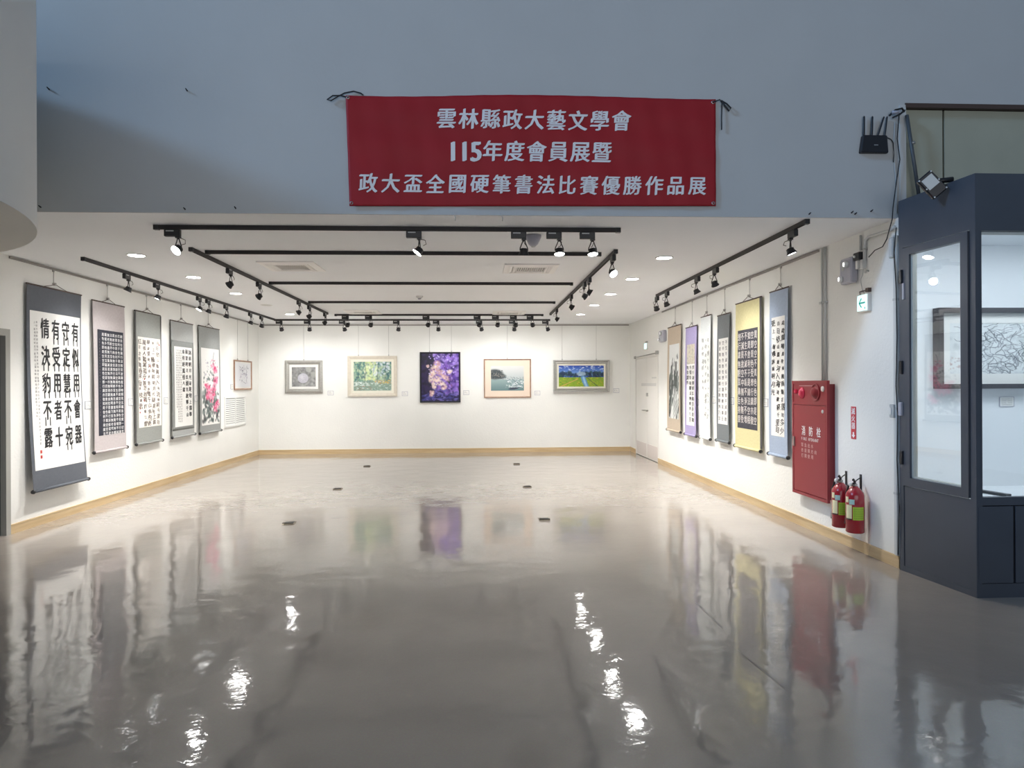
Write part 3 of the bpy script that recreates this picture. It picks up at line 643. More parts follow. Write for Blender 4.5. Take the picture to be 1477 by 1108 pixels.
# ================================================================== WALL GRILLE (left wall)
g0 = at(0, XL, 323, 572.3); g1 = at(0, XL, 353.5, 612.8)
gy, gz, gw, gh = (g0.y+g1.y)/2, (1.31+.72)/2, g1.y-g0.y, .60
t = thing('wall_grille', 'white louvred wall grille low on the left wall under the flower sketch', 'vent', on_left(gy, gz))
frame_mesh(gw, gh, [(0, .0), (0, .02), (.03, .025), (.04, .018), (.04, .0)]).build('frame', M['white'], t)
MB().box(-.02, .02, -gh/2+.04, gh/2-.04, 0, .02).build('mullion', M['white'], t)
MB().box(-gw/2+.03, gw/2-.03, -gh/2+.03, gh/2-.03, .0005, .002).build('backing', M['dark'], t)
ns = 13; sl = None
for side in (-1, 1):
    xa, xb = (-gw/2+.04, -.02) if side < 0 else (.02, gw/2-.04)
    mesh = MB().add([(xa, -.017, .018), (xb, -.017, .018), (xb, .012, .004), (xa, .012, .004), (xa, -.020, .015), (xb, -.020, .015), (xb, .009, .001), (xa, .009, .001)], [(0, 1, 2, 3), (7, 6, 5, 4), (0, 4, 5, 1), (2, 6, 7, 3), (1, 5, 6, 2), (0, 3, 7, 4)])
    first = None
    for k in range(ns):
        y = -gh/2+.04+(k+.5)*(gh-.08)/ns
        if first is None: first = o = mesh.build('slat', M['white'], t)
        else: o = first.copy(); C.objects.link(o)
        o.location = (0, y, .0)

# ================================================================== CEILING: vents, downlights, detectors
def vent(label, x, y, s=.62):
    t = thing('ceiling_vent', label, 'vent', Matrix.Translation((x, y, HC)) @ Matrix.Rotation(math.pi, 4, 'X'), 'square ceiling air vents')
    frame_mesh(s, s, [(0, 0), (0, .012), (.07, .022), (.10, .006), (.10, 0)]).build('frame', M['ventw'], t)
    MB().box(-s/2+.09, s/2-.09, -s/2+.09, s/2-.09, .0005, .002).build('backing', M['ventg'], t)
    frame_mesh(s-.22, s-.22, [(0, .002), (0, .016), (.025, .022), (.035, .016), (.035, .002)]).build('inner_frame', M['ventw'], t)
    mb = MB(); n = 13; q = s/2-.15
    for k in range(n):
        x_ = -q+(k+.5)*2*q/n; mb.add([(x_-.012, -q, .002), (x_-.004, -q, .018), (x_-.004, q, .018), (x_-.012, q, .002), (x_-.010, -q, .001), (x_-.001, -q, .017), (x_-.001, q, .017), (x_-.010, q, .001)], [(0, 1, 2, 3), (7, 6, 5, 4), (1, 5, 6, 2)])
    mb.build('slats', M['ventw'], t, kind='stuff')
vent('square white ceiling vent, nearer one on the left between the track rails', -2.10, 8.00)
vent('square white ceiling vent, nearer one on the right below the front track', .62, 8.10)
vent('square white ceiling vent, far one on the left near the back wall', -2.12, 13.0)
vent('square white ceiling vent, far one on the right near the back wall', .60, 13.1)
def downlight(label, px, py, lit=True):
    p = at(2, HC, px, py)
    t = thing('downlight', label, 'light', Matrix.Translation((p.x, p.y, HC)) @ Matrix.Rotation(math.pi, 4, 'X'), 'round recessed ceiling downlights')
    MB().lathe([(.098, 0), (.098, .004), (.085, .010), (.078, .006), (.078, 0)], 24, cap0=False, cap1=False).build('trim_ring', M['white'], t)
    MB().lathe([(.078, .003), (.078, .0045)], 24, smooth=False).build('diffuser', M['down'] if lit else M['downoff'], t)
    if lit:
        l = bpy.data.lights.get('downlight_beam') or bpy.data.lights.new('downlight_beam', 'SPOT'); l.energy = DOWN_W; l.color = DOWN_C; l.spot_size = R(114); l.spot_blend = .7; l.shadow_soft_size = .07
        lo = bpy.data.objects.new('downlight_beam', l); C.objects.link(lo); lo.location = (p.x, p.y, HC-.02)
for q in [(197, 368, 'lit round ceiling downlight, nearest of the left row'), (279, 399.5, 'lit round ceiling downlight, second from the front in the left row'), (340, 423, 'lit round ceiling downlight, third from the front in the left row'), (418, 453, 'lit round ceiling downlight, farthest of the left row'),
          (958, 371.5, 'lit round ceiling downlight, nearest of the right row'), (912, 402, 'lit round ceiling downlight, second from the front in the right row'), (880.7, 424, 'lit round ceiling downlight, third from the front in the right row'), (857, 440, 'lit round ceiling downlight, fourth from the front in the right row'), (837.5, 453.4, 'lit round ceiling downlight, farthest of the right row')]: downlight(q[2], q[0], q[1])
downlight('the one unlit round downlight, in the left row', 384, 440, False)
p = at(2, HC, 605, 427)
t = thing('smoke_detector', 'tiny white smoke detector in the middle of the gallery ceiling', 'detector', Matrix.Translation((p.x, p.y, HC)) @ Matrix.Rotation(math.pi, 4, 'X'))
MB().lathe([(.055, 0), (.055, .018), (.04, .03), (.035, .034)], 20).build('body', M['white'], t); MB().lathe([(.025, .034), (.025, .048), (.015, .055)], 16).build('sensor', M['greyp'], t)
p = at(2, HC-.06, 769, 349)
t = thing('dome_detector', 'grey cone-shaped detector hanging from the ceiling behind the front track', 'detector', Matrix.Translation((p.x, p.y, HC)) @ Matrix.Rotation(math.pi, 4, 'X'))
MB().lathe([(.075, 0), (.075, .015), (.068, .03), (.045, .08), (.022, .10)], 24).build('body', M['cloudg'], t); MB().lathe([(.02, .10), (.016, .108)], 12).build('tip', M['greybox'], t)

# ================================================================== TRACKS AND SPOTLIGHTS
ZT = HC-.022
def track_bar(mb, x0, y0, x1, y1):
    a = .017
    if abs(x1-x0) > abs(y1-y0): mb.box(x0, x1, y0-a, y0+a, HC-.022, HC).box(x0, x1, y0-a, y0-a+.006, HC-.034, HC-.022).box(x0, x1, y0+a-.006, y0+a, HC-.034, HC-.022)
    else: mb.box(x0-a, x0+a, y0, y1, HC-.022, HC).box(x0-a, x0-a+.006, y0, y1, HC-.034, HC-.022).box(x0+a-.006, x0+a, y0, y1, HC-.034, HC-.022)
def track(label, segs, caps):
    t = thing('track_rail', label, 'track', Matrix.Translation((segs[0][0], segs[0][1], HC))); inv = Matrix.Translation((-segs[0][0], -segs[0][1], -HC))
    mb = MB()
    for s in segs: track_bar(mb, *s)
    mb.xf(inv).build('rail', M['track'], t)
    for x, y in caps: MB().box(x-.02, x+.02, y-.02, y+.02, HC-.04, HC-.0).xf(inv).build('end_cap', M['black'], t)
TY = [5.99, 7.10, 9.22, 11.33, 13.39]; XA, XB = -2.70, 1.26
TX6 = 14.42
track('black track rail nearest the hall, running across the ceiling front with four spotlights', [(XA, TY[0], 1.23, TY[0])], [(XA, TY[0]), (1.23, TY[0])])
track('bare black track rail across the ceiling, second from the hall', [(XA, TY[1], XB, TY[1])], [(XA, TY[1]), (XB, TY[1])])
track('bare black track rail across the ceiling, third from the hall', [(XA, TY[2], XB, TY[2])], [(XA, TY[2]), (XB, TY[2])])
track('bare black track rail across the ceiling, fourth from the hall', [(XA, TY[3], XB, TY[3])], [(XA, TY[3]), (XB, TY[3])])
track('black track rail across the ceiling with seven spotlights, fifth from the hall', [(XA, TY[4], XB, TY[4])], [(XA, TY[4]), (XB, TY[4])])
track('L-shaped black track rail along the left wall and across in front of the back wall', [(-4.13, 7.5, -4.13, TX6+.017), (-4.13, TX6, 1.50, TX6)], [(-4.13, 7.5), (1.50, TX6), (-4.13, TX6)])
track('black track rail running to the back at the left ends of the cross rails', [(-2.80, 6.95, -2.80, 13.1)], [(-2.80, 6.95), (-2.80, 13.1)])
track('black track rail running to the back at the right ends of the cross rails', [(1.40, 6.95, 1.40, 13.2)], [(1.40, 6.95), (1.40, 13.2)])
track('black track rail on the ceiling along the right wall above the scrolls', [(2.73, 5.62, 2.73, 10.4)], [(2.73, 5.62), (2.73, 10.4)])

_ad = MB().bbox(-.072, .060, -.019, .019, -.062, -.002, .004).box(.02, .06, -.016, .016, -.075, -.062); _st = MB().box(-.055, .01, -.0195, -.0185, -.022, -.012)
ADM = None
_hd = MB().lathe([(.046, -.036), (.046, -.031), (.036, -.010), (.032, .004), (.031, .014), (.022, .020)], 20, cap0=False)
for z in (.000, .006, .012): _hd.lathe([(.034, z), (.034, z+.002)], 20)
_ln = MB().lathe([(.0425, -.031), (.0425, -.029)], 20, smooth=False)
_yk = MB()
for s in (-1, 1): _yk.tube([(s*.006, 0, -.07), (s*.018, 0, -.105), (s*.036, 0, -.145), (s*.037, 0, -.165)], .0045, 6)
_yk.tube([(0, 0, -.06), (0, 0, -.085)], .011, 8)
_cd = MB().tube([(.01, .0, -.07), (.03, .045, -.085), (.02, .055, -.115), (.0, .035, -.125)], .003, 6)
PROTO = {}
def fixture(label, x, y, along, target, lit=True, watts=None, dz=0.0, flip=1, blend=1.0, cone=112):
    """adapter on a track at (x, y); along 'x' or 'y' = direction of the track; head turned to target"""
    rot = 0 if along == 'x' else math.pi/2
    if flip < 0: rot += math.pi
    T0 = Matrix.Translation((x, y, HC-.034))
    t = thing('track_spotlight', label, 'spotlight', T0, 'black track spotlights')
    def part(key, mb, m, parent, mtx, lab=None):
        if key not in PROTO: o = mb.build(key, m, parent); PROTO[key] = o.data
        else: o = bpy.data.objects.new(key, PROTO[key]); C.objects.link(o); o.parent = parent
        o.matrix_local = mtx
        if lab: o['label'] = lab
        return o
    ad = part('adapter', _ad, M['black'], t, Matrix.Rotation(rot, 4, 'Z'))
    part('adapter_plate', _st, M['greybox'], ad, Matrix.Identity(4))
    hx = Vector((.04, 0, 0)); hx.rotate(Euler((0, 0, rot)))
    piv = Vector((hx.x, hx.y, -.165)); wp = T0.translation + piv
    d = (Vector(target)-wp).normalized(); yaw = math.atan2(d.y, d.x)+math.pi/2   # local -Y... yoke axis local x
    yk = Matrix.Translation((hx.x, hx.y, 0)) @ Matrix.Rotation(yaw, 4, 'Z')
    part('yoke', _yk, M['black'], t, yk); part('power_cord', _cd, M['black'], t, yk)
    hm = Matrix.Translation(piv) @ d.to_track_quat('-Z', 'X').to_matrix().to_4x4()
    # keep the pitch axis in line with the yoke
    ez = -d; ex = Vector((math.cos(yaw), math.sin(yaw), 0)); ey = ez.cross(ex).normalized(); ex = ey.cross(ez)
    hm = Matrix(((ex.x, ey.x, ez.x, piv.x), (ex.y, ey.y, ez.y, piv.y), (ex.z, ey.z, ez.z, piv.z), (0, 0, 0, 1)))
    hd = part('lamp_head', _hd, M['black'], t, hm)
    if lit: part('lens', _ln, M['lens'], hd, Matrix.Identity(4), 'glowing white lens')
    else: part('lens_off', _ln, M['lensoff'], hd, Matrix.Identity(4), 'unlit grey lens'); hd.children[0].name = 'lens'
    if lit:
        if 'L%s%s' % (watts, cone) not in PROTO:
            l = bpy.data.lights.new('spot_beam', 'SPOT'); l.energy = watts or SPOT_W; l.color = SPOT_C; l.spot_size = R(cone); l.spot_blend = blend; l.shadow_soft_size = .035; PROTO['L%s%s' % (watts, cone)] = l
        lo = bpy.data.objects.new('spot_beam', PROTO['L%s%s' % (watts, cone)]); C.objects.link(lo); lo.parent = t
        lo.matrix_local = hm @ Matrix.Translation((0, 0, -.05))
    return t
def tx(px, py, Y): return at(1, Y, px, py).x
def ty(px, py, X): return at(0, X, px, py).y
ORD = ['first', 'second', 'third', 'fourth', 'fifth', 'sixth', 'seventh', 'eighth', 'ninth']
# front cross track
x = tx(250, 335, TY[0]); fixture('glaring spotlight at the left end of the front track, pointing at the camera side', x, TY[0], 'x', (x-1.3, 3.2, .2), watts=3)
x = tx(598, 338, TY[0]); fixture('tilted spotlight with a glowing face, alone mid-way along the front track', x, TY[0], 'x', (x-1.5, 5.5, .6), watts=3)
x = tx(749, 338, TY[0]); fixture('unlit spotlight on the front track beside the grey cone detector', x, TY[0], 'x', (x-.1, 6.35, 0), lit=False)
x = tx(800, 341, TY[0]); fixture('spotlight with glowing face, second from the right end of the front track', x, TY[0], 'x', (x+.1, 5.3, 0), watts=3)
x = tx(848, 341, TY[0]); fixture('spotlight with glowing face, at the right end of the front track', x, TY[0], 'x', (x+.2, 5.3, 0), watts=3)
# fifth cross track, aimed at the pictures
for i, (a, tgt) in enumerate(((498.5, -3.6), (532, -3.0), (615, -2.2), (688.6, -.8), (715, .0), (741, .7), (765, 1.8))):
    x = tx(a, 458, TY[4]); fixture('spotlight %s from the left on the fifth cross track' % ORD[i], x, TY[4], 'x', (tgt, YB, 1.45))
# track before the back wall
for i, (a, tgt, lit) in enumerate(((403, -4.0, 1), (443.6, -3.7, 1), (494, -2.6, 1), (572, -1.9, 0), (629.5, -.85, 1), (691.5, .4, 1), (739, .9, 1), (787, 2.2, 1))):
    x = tx(a, 465.5, TX6); fixture('spotlight %s from the left on the track in front of the back wall' % ORD[i], x, TX6, 'x', (tgt, YB, 1.35), lit=bool(lit))
# left wall track
for i, (a, b, t_) in enumerate(((183, 397.8, 8.3), (226, 411, 8.9), (287, 430.7, 10.0), (300, 433.8, 10.9), (325.8, 442, 12.0), (361, 453.9, 13.0), (377, 459, 14.4))):
    y = ty(a, b, -4.13); fixture('spotlight %s from the hall on the track beside the left wall' % ORD[i], -4.13, y, 'y', (XL, t_, 1.2))
# inner left track
for i, (a, b, tg) in enumerate(((331, 388.8, (XL, 8.4, 1.3)), (373.4, 406.8, (XL, 9.7, 1.3)), (431, 435, (XL, 11.4, 1.3)), (446, 441.5, (XL, 12.6, 1.3)), (468.6, 451.8, (XL, 14.0, 1.3)))):
    y = ty(a, b, -2.80); fixture('spotlight %s from the hall on the inner left track' % ORD[i], -2.80, y, 'y', tg)
# inner right track
for i, (a, b, tg) in enumerate(((884, 373, (2.6, 5.0, .6)), (850, 403, (XR, 8.5, 1.4)), (843, 408, (XR, 9.6, 1.4)), (824, 426.6, (XR, 11.0, 1.3)), (803, 446, (XR, 12.6, 1.3)))):
    y = ty(a, b, 1.40)
    fixture('spotlight %s from the hall on the inner right track' % ORD[i], 1.40, y, 'y', tg)
# right wall track
for i, (a, b, tg) in enumerate(((1143, 335, (XR, 5.7, .8)), (1032, 389, (XR, 8.4, 1.3)), (1005.6, 402, (XR, 8.6, 1.3)), (962, 424, (XR, 10.3, 1.3)), (947.5, 430, (XR, 11.4, 1.3)))):
    y = ty(a, b, 2.73); fixture('spotlight %s from the hall on the track beside the right wall' % ORD[i], 2.73, y, 'y', tg, watts=6 if i == 0 else None)

# ================================================================== FLOOR BOXES
for (x, y, s) in ((-2.09, 7.79, 'nearest on the left'), (-2.06, 10.31, 'middle one on the left'), (-2.08, 13.16, 'farthest on the left'), (.74, 13.27, 'farthest on the right'), (.73, 10.31, 'middle one on the right'), (.746, 7.81, 'nearest on the right')):
    t = thing('floor_outlet', 'small dark metal floor outlet lid, '+s, 'outlet', Matrix.Translation((x, y, 0)), 'floor outlet lids')
    MB().bbox(-.065, .065, -.06, .06, 0, .008, .003).build('plate', M['brass'], t)
    MB().bbox(-.05, .05, -.045, .045, .008, .013, .002).build('lid', M['floorlid'], t)
    MB().box(-.06, .06, -.058, -.052, .008, .018).build('hinge', M['black'], t)

# ================================================================== BANNER
p0 = at(1, YM-.02, 498.6, 137.6); p1 = at(1, YM-.02, 1033, 142.2); p2 = at(1, YM-.02, 1033, 297.1); p3 = at(1, YM-.02, 504, 297.1)
bt = thing('banner', 'long red cloth banner with three rows of white Chinese characters on the blue-grey wall', 'banner', on_front(0, 0))
def bz(x, y):
    return .016+.004*math.sin(x*5.1+y*2)+.003*math.sin(x*11+1)*math.sin(y*9)+.0025*math.sin(y*23+x*3)+.002*math.sin(x*29+y*5)
nx, ny = 150, 44; v = []; f = []
for s in (0, 1):
    for j in range(ny+1):
        for i in range(nx+1):
            a, b = i/nx, j/ny; q = p0.lerp(p1, a).lerp(p3.lerp(p2, a), b)
            sag = .012*math.sin(math.pi*a)*(1-b) - .006*math.sin(a*9)*(1-b)
            v.append((q.x, q.z-sag*(-1), bz(q.x, q.z)-(.003 if s else 0)))
W = nx+1; n = W*(ny+1)
for j in range(ny):
    for i in range(nx): a = j*W+i; f.append((a, a+W, a+W+1, a+1)); f.append((a+n, a+1+n, a+W+1+n, a+W+n))
for i in range(nx): f += [(i, i+1, n+i+1, n+i), (ny*W+i+1, ny*W+i, n+ny*W+i, n+ny*W+i+1)]
for j in range(ny): f += [((j+1)*W, j*W, n+j*W, n+(j+1)*W), (j*W+nx, (j+1)*W+nx, n+(j+1)*W+nx, n+j*W+nx)]
MB().add(v, f, True).build('cloth', mat('banner_cloth', (.36, .018, .026), .55, spec=.25, var=.05, vscale=4, bump=.06, bscale=15), bt)
mb = MB()
def row(s, px0, px1, py0, py1, sizes=None, squeeze=1.0):
    a = at(1, YM-.02, px0, py0); b = at(1, YM-.02, px1, py1); zc = (a.z+b.z)/2; hh = (a.z-b.z)
    dig = [c for c in s if c.isdigit()]; n = len(s); W_ = b.x-a.x
    wd = [(.52 if c.isdigit() else 1.0) for c in s]; tot = sum(wd); x = a.x
    for c, q in zip(s, wd):
        cw = W_*q/tot
        if c.isdigit(): put(mb, c, x+cw*.5, zc-.005, hh*1.12, hh*1.25, .0035, .04, 3, zf=bz)
        else: put(mb, c, x+cw*.5, zc, hh*.93*squeeze, hh*1.0, .0035, .030, 2, shear=.06, zf=bz)
        x += cw
row('雲林縣政大藝文學會', 628, 912, 155, 190)
row('115年度會員展暨', 645, 884, 201, 235.5)
row('政大盃全國硬筆書法比賽優勝作品展', 515, 1021, 249, 283)
mb.build('lettering', M['letterw'], bt, kind='stuff')
ey = MB()
for px, py in ((502, 141), (1029, 147), (1029, 293), (507, 293)):
    q = at(1, YM-.02, px, py); ey = MB().lathe([(.008, 0), (.014, .0015), (.014, .003), (.008, .004)], 14, cap0=False, cap1=False); ey.v = [(a+q.x, b+q.z, c+bz(q.x, q.z)) for a, b, c in ey.v]; ey.build('eyelet', M['steel'], bt)
def fl(pts): return [(lambda q: (q.x, q.z, .012+d))(at(1, YM-.02, px, py)) for px, py, d in pts]
MB().tube(fl([(502, 141, .008), (492, 138, .012), (480, 138, .01), (472, 144, .012), (478, 146, .02), (487, 140, .014), (497, 134, .006), (510, 131, .0), (520, 134, .004), (524, 137, .008)]), .0055, 6).build('tie_cord', M['ink'], bt)
MB().tube(fl([(1029, 147, .008), (1038, 144, .012), (1042, 148, .0), (1041, 170, .006), (1041, 187, .006)]), .005, 6).tube(fl([(1040, 145, .01), (1048, 150, .012), (1054, 156, .012), (1052, 160, .006), (1046, 152, .0), (1042, 146, .01)]), .0065, 6).build('tie_cord', M['ink'], bt)
# nails and screw stubs left in the blue wall
for px, py, wh in ((71, 129, 'high, next to the round drum'), (270, 131, 'high, between the drum and the banner'), (267, 302, 'low edge, above the glaring left spotlight'), (340, 300.5, 'low edge, halfway from drum to banner'), (59, 299, 'low edge, touching the drum side'), (1228, 307, 'left one of the close pair below the router'), (1233, 309, 'right one of the close pair below the router'), (1167, 309, 'low edge, above the right track end'), (1256, 305, 'low edge, directly under the router')):
    q = at(1, YM, px, py)
    t = tag(MB().tube([(0, -.03, .006), (0, -.002, 0), (0, 0, 0)], [.004, .006, .006], 6).build('wall_nail', M['black']), 'tiny dark nail in the blue-grey wall, '+wh, 'nail', 'nails in the front wall'); t.location = (q.x, YM, q.z)
for px in (657, 725):
    q = at(1, YM, px, 312)
    t = tag(MB().tube([(-.02, 0, .02), (-.006, -.006, 0), (0, -.008, -.02), (-.002, -.006, -.045)], .0035, 6).build('ceiling_hook', M['greybox']), 'small bent wire hook under the lower edge of the blue wall, '+('left' if px < 700 else 'right')+' one', 'hook'); t.location = (q.x, YM, HC-.004)

# ================================================================== FIRE CABINET
DC = .085; c0 = at(0, XR-DC, 1140.8, 549.4); c1 = at(0, XR-DC, 1192.3, 549); c2 = at(0, XR-DC, 1193.8, 725.4); c3 = at(0, XR-DC, 1144.5, 710.9)
FW = (c0.y+c3.y-c1.y-c2.y)/2; cy = (c0.y+c1.y+c2.y+c3.y)/4; ztop, zbot = (c0.z+c1.z)/2, (c2.z+c3.z)/2
FH = ztop-zbot; t = thing('fire_cabinet', 'red metal fire hydrant cabinet with alarm bell on the right wall', 'fire cabinet', on_right(cy, zbot))
D = DC; w = FW/2
MB().box(-w+.02, w-.012, .03, FH-.035, 0, D-.028).build('body', M['redd'], t)
fr = MB(); dsplit = FH-.235
for q in ((-w, w, FH-.03, FH), (-w, w, 0, .03), (-w, -w+.03, .03, FH-.03), (w-.03, w, .03, FH-.03), (-w+.03, w-.03, dsplit-.012, dsplit+.012)): fr.box(*q, D-.028, D)
fr.build('front_frame', M['red'], t)
MB().box(-w+.03, w-.03, dsplit+.012, FH-.03, D-.02, D-.006).build('alarm_panel', M['red'], t)
dr = MB().bbox(-w+.034, w-.034, .034, dsplit-.016, D-.02, D-.002, .003).build('door', M['red'], t)
MB().box(-w+.045, -w+.065, .50, .60, D-.002, D+.014).build('handle', M['steel'], dr, label='small chrome handle')
MB().lathe([(.018, 0), (.018, .006)], 12).xf(Matrix.Translation((w-.085, dsplit-.07, D-.002))).build('sticker', M['white'], dr)
zc = (dsplit+FH)/2
lp = MB().lathe([(.060, 0), (.060, .008), (.045, .010), (.040, .022), (.024, .032), (.005, .035)], 20).xf(Matrix.Translation((-w+.22, zc-.01, D-.006))).build('alarm_lamp', M['redlamp'], t, label='red glass alarm lamp')
MB().lathe([(.024, 0), (.024, .02), (.012, .026)], 14).xf(Matrix.Translation((-w+.095, zc+.005, D-.006))).build('push_button', M['redlamp'], t)
bl = MB().lathe([(.088, 0), (.088, .008), (.078, .014), (.078, .004), (.055, .004), (.050, .03), (.030, .045), (.005, .048)], 24).xf(Matrix.Translation((w-.23, zc, D-.006))).build('alarm_bell', M['red'], t)
MB().lathe([(.028, 0), (.028, .01), (.018, .014)], 16).xf(Matrix.Translation((w-.085, zc+.035, D-.006))).build('white_lamp', M['white'], t)
MB().box(-w+.16, w-.3, FH-.055, FH-.05, D-.006, D-.003).build('name_strip', M['letterp'], t)
mb = MB()
for i, ch in enumerate('消防栓'): put(mb, ch, -.115+i*.16, dsplit-.28, .085, .105, D, .02, 2)
for i, ch in enumerate('FIRE HYDRANT'): put(mb, ch, -.15+i*.031, dsplit-.365, .04, .045, D, .01, 1)
mb.build('lettering', M['letterw'], t, kind='stuff')
mb = MB()
for r_, s in enumerate(('緊急出水', '依箭頭方向', '打開使用')):
    for i, ch in enumerate(s): put(mb, ch, -.14+i*.07, dsplit-.43-.055*r_, .048, .045, D, .01, 1)
mb.build('faded_lettering', M['letterp'], t, kind='stuff')
# conduits from rail to cabinet
for px, r_ in ((1184.5, .009), (1189.6, .012)):
    y = at(0, XR-.02, px, 450).y; zb_ = 1.545
    o = tag(MB().tube([(0, 0, zb_-HC+.001), (0, 0, -.012)], r_, 10).build('conduit', M['conduit']), 'thin vertical conduit rising from the fire cabinet to the ceiling, '+('left' if px < 1186 else 'right')+' one of the pair', 'pipe'); o.location = (XR-r_-.003, y, HC)
    MB().box(-.02, .003+r_, -r_-.012, r_+.012, -.565, -.545).build('clip', M['greybox'], o)

# ================================================================== EXTINGUISHERS
def extinguisher(label, px, zb, hpx):
    y = at(0, XR-.12, px, 735).y; hy = at(0, XR, hpx, 690).y-y
    t = thing('fire_extinguisher', label, 'fire extinguisher', Matrix.Translation((XR-.115, y, zb)))
    r = .078
    MB().lathe([(r-.008, 0), (r, .008), (r, .33), (r-.008, .355), (r-.03, .385), (.028, .402), (.022, .41)], 28).build('tank', M['redx'], t)
    MB().lathe([(.018, .40), (.02, .43), (.014, .435)], 12).tube([(-.0, 0, .425), (-.05, -.01, .43)], .010, 8).build('valve', M['steel'], t)
    MB().tube([(0, 0, .43), (-.01, -.01, .455), (-.03, -.03, .475), (-.045, -.045, .47)], [.012, .011, .009, .007], 8).tube([(0, 0, .432), (-.035, -.035, .44)], .009, 8).build('lever', M['black'], t)
    MB().lathe([(.018, -.004), (.018, .008)], 12).xf(Matrix.Translation((-.05, -.012, .43)) @ Matrix.Rotation(-math.pi/2, 4, 'Y')).build('gauge', M['white'], t)
    hs = MB().tube([(-.01, .015, .42), (-.03, .05, .41), (-.03, .088, .34), (-.03, .090, .22), (-.03, .090, .12)], .010, 8).build('hose', M['black'], t)
    MB().tube([(-.03, .090, .13), (-.03, .092, .06)], [.012, .017], 10).build('nozzle', M['black'], t)
    def wrap(name, a0, a1, z0, z1, m, off=.0012):
        mb = MB(); n = 10; v = []
        for k in range(n+1):
            a = R(a0+(a1-a0)*k/n)
            for z in (z0, z1): v.append(((r+off)*math.cos(a), (r+off)*math.sin(a), z))
        return mb.add(v, [(2*k, 2*k+2, 2*k+3, 2*k+1) for k in range(n)], True).build(name, m, t)
    wrap('inspection_label', 228, 300, .12, .235, M['lime']); wrap('instruction_label', 180, 222, .13, .25, M['cream'])
    wrap('round_sticker', 205, 238, .255, .30, mat('teal_sticker', (.45, .68, .66), .5)); wrap('warning_sticker', 176, 200, .27, .32, M['cream'])
    wrap('band', 176, 222, .118, .128, M['black'])
    mb = MB()
    for q in range(5):
        for k in range(6):
            a = R(236+k*10.5); x0, y0 = (r+.0025)*math.cos(a), (r+.0025)*math.sin(a); a2 = a+R(6); x1, y1 = (r+.0025)*math.cos(a2), (r+.0025)*math.sin(a2); z = .135+q*.019
            mb.add([(x0, y0, z), (x1, y1, z), (x1, y1, z+.006), (x0, y0, z+.006)], [(0, 1, 2, 3)])
    mb.build('label_print', mat('lime_print', (.18, .34, .02), .6), t, kind='stuff')
    MB().box(.108, .114, hy-.014, hy+.014, .33, .50).tube([(.110, hy, .47), (.06, hy*.7, .455), (.0, hy*.2, .43), (0, 0, .425)], .005, 6).build('wall_hook', M['black'], t)
extinguisher('red fire extinguisher hanging next to the fire cabinet, behind the other one', 1212, .20, 1221)
extinguisher('red fire extinguisher hanging nearest the camera with a green inspection label', 1232.5, .20, 1242)
# extinguisher sign
q = at(0, XR, 1231.5, 610)
t = thing('extinguisher_sign', 'narrow vertical red sign with white characters above the extinguishers', 'sign', on_right(q.y, q.z))
sw, sh = .085, .30
MB().bbox(-sw/2, sw/2, -sh/2, sh/2, 0, .004, .0015).build('plate', M['signred'], t); mb = MB()
for i, ch in enumerate('滅火器'): put(mb, ch, 0, sh*.36-i*sh*.225, .062, .066, .0045, .022, 2)
mb.add([(-.012, -.085, .0045), (-.012, -.112, .0045), (-.030, -.112, .0045), (0, -.140, .0045), (.030, -.112, .0045), (.012, -.112, .0045), (.012, -.085, .0045)], [(0, 1, 2, 3, 4, 5, 6)])
mb.build('lettering', M['letterw'], t, kind='stuff')

# ================================================================== EXIT SIGNS, EMERGENCY LIGHTS
def exit_sign(label, M0, w, h, arrow=True):
    t = thing('exit_sign', label, 'sign', M0)
    MB().bbox(-w/2, w/2, -h/2, h/2, .0, .035, .004).build('housing', M['white'], t)
    MB().box(-w/2+.008, w/2-.008, -h/2+.008, h/2-.008, .035, .037).build('face', M['exit'], t, label='glowing white-green face')
    if arrow:
        a = h*.34; mb = MB().box(-a*.8, a*.9, -h*.045, h*.045, .037, .039)
        for s in (-1, 1): mb.add([(-a, 0, .039), (-a+.0, s*.0, .039), (-a+a*.75, s*a*.85, .039), (-a+a*1.02, s*a*.72, .039), (-a+a*.30, 0, .039)], [(0, 2, 3, 4) if s < 0 else (4, 3, 2, 0)])
        mb.box(a*.75, a*.95, -a*1.1, -a*.75, .037, .039)
        mb.build('arrow', M['exitg'], t, label='green arrow')
    return t
q = at(0, XR-.03, 1244.5, 437)
t = exit_sign('lit exit sign with a green left arrow, above the extinguishers', on_right(q.y, q.z), .175, .155)
MB().box(-.07, .05, .105, .112, .01, .02).box(.04, .085, .09, .125, 0, .03).tube([(-.075, .078, .012), (-.08, .11, .012), (-.04, .112, .012)], .004).build('bracket', M['brown'], t)
MB().tube([(.0, .07, .01), (-.05, .13, .008), (-.08, .22, .006), (-.04, .26, .006), (-.03, .34, .006)], .003, 6).tube([(.0, .27, .006), (.03, .285, .01), (.055, .275, .008)], .006, 6).build('cable', M['greybox'], t)
q = at(0, XR-.02, 932, 499.5)
exit_sign('small glowing exit sign over the white double door', on_right(q.y, q.z), .22, .13, False)
MB().box(-.05, .05, .065, .10, .0, .03).build('bracket', M['steel'], bpy.data.objects[-1] if False else [o for o in bpy.data.objects if o.get('label', '') == 'small glowing exit sign over the white double door'][0])
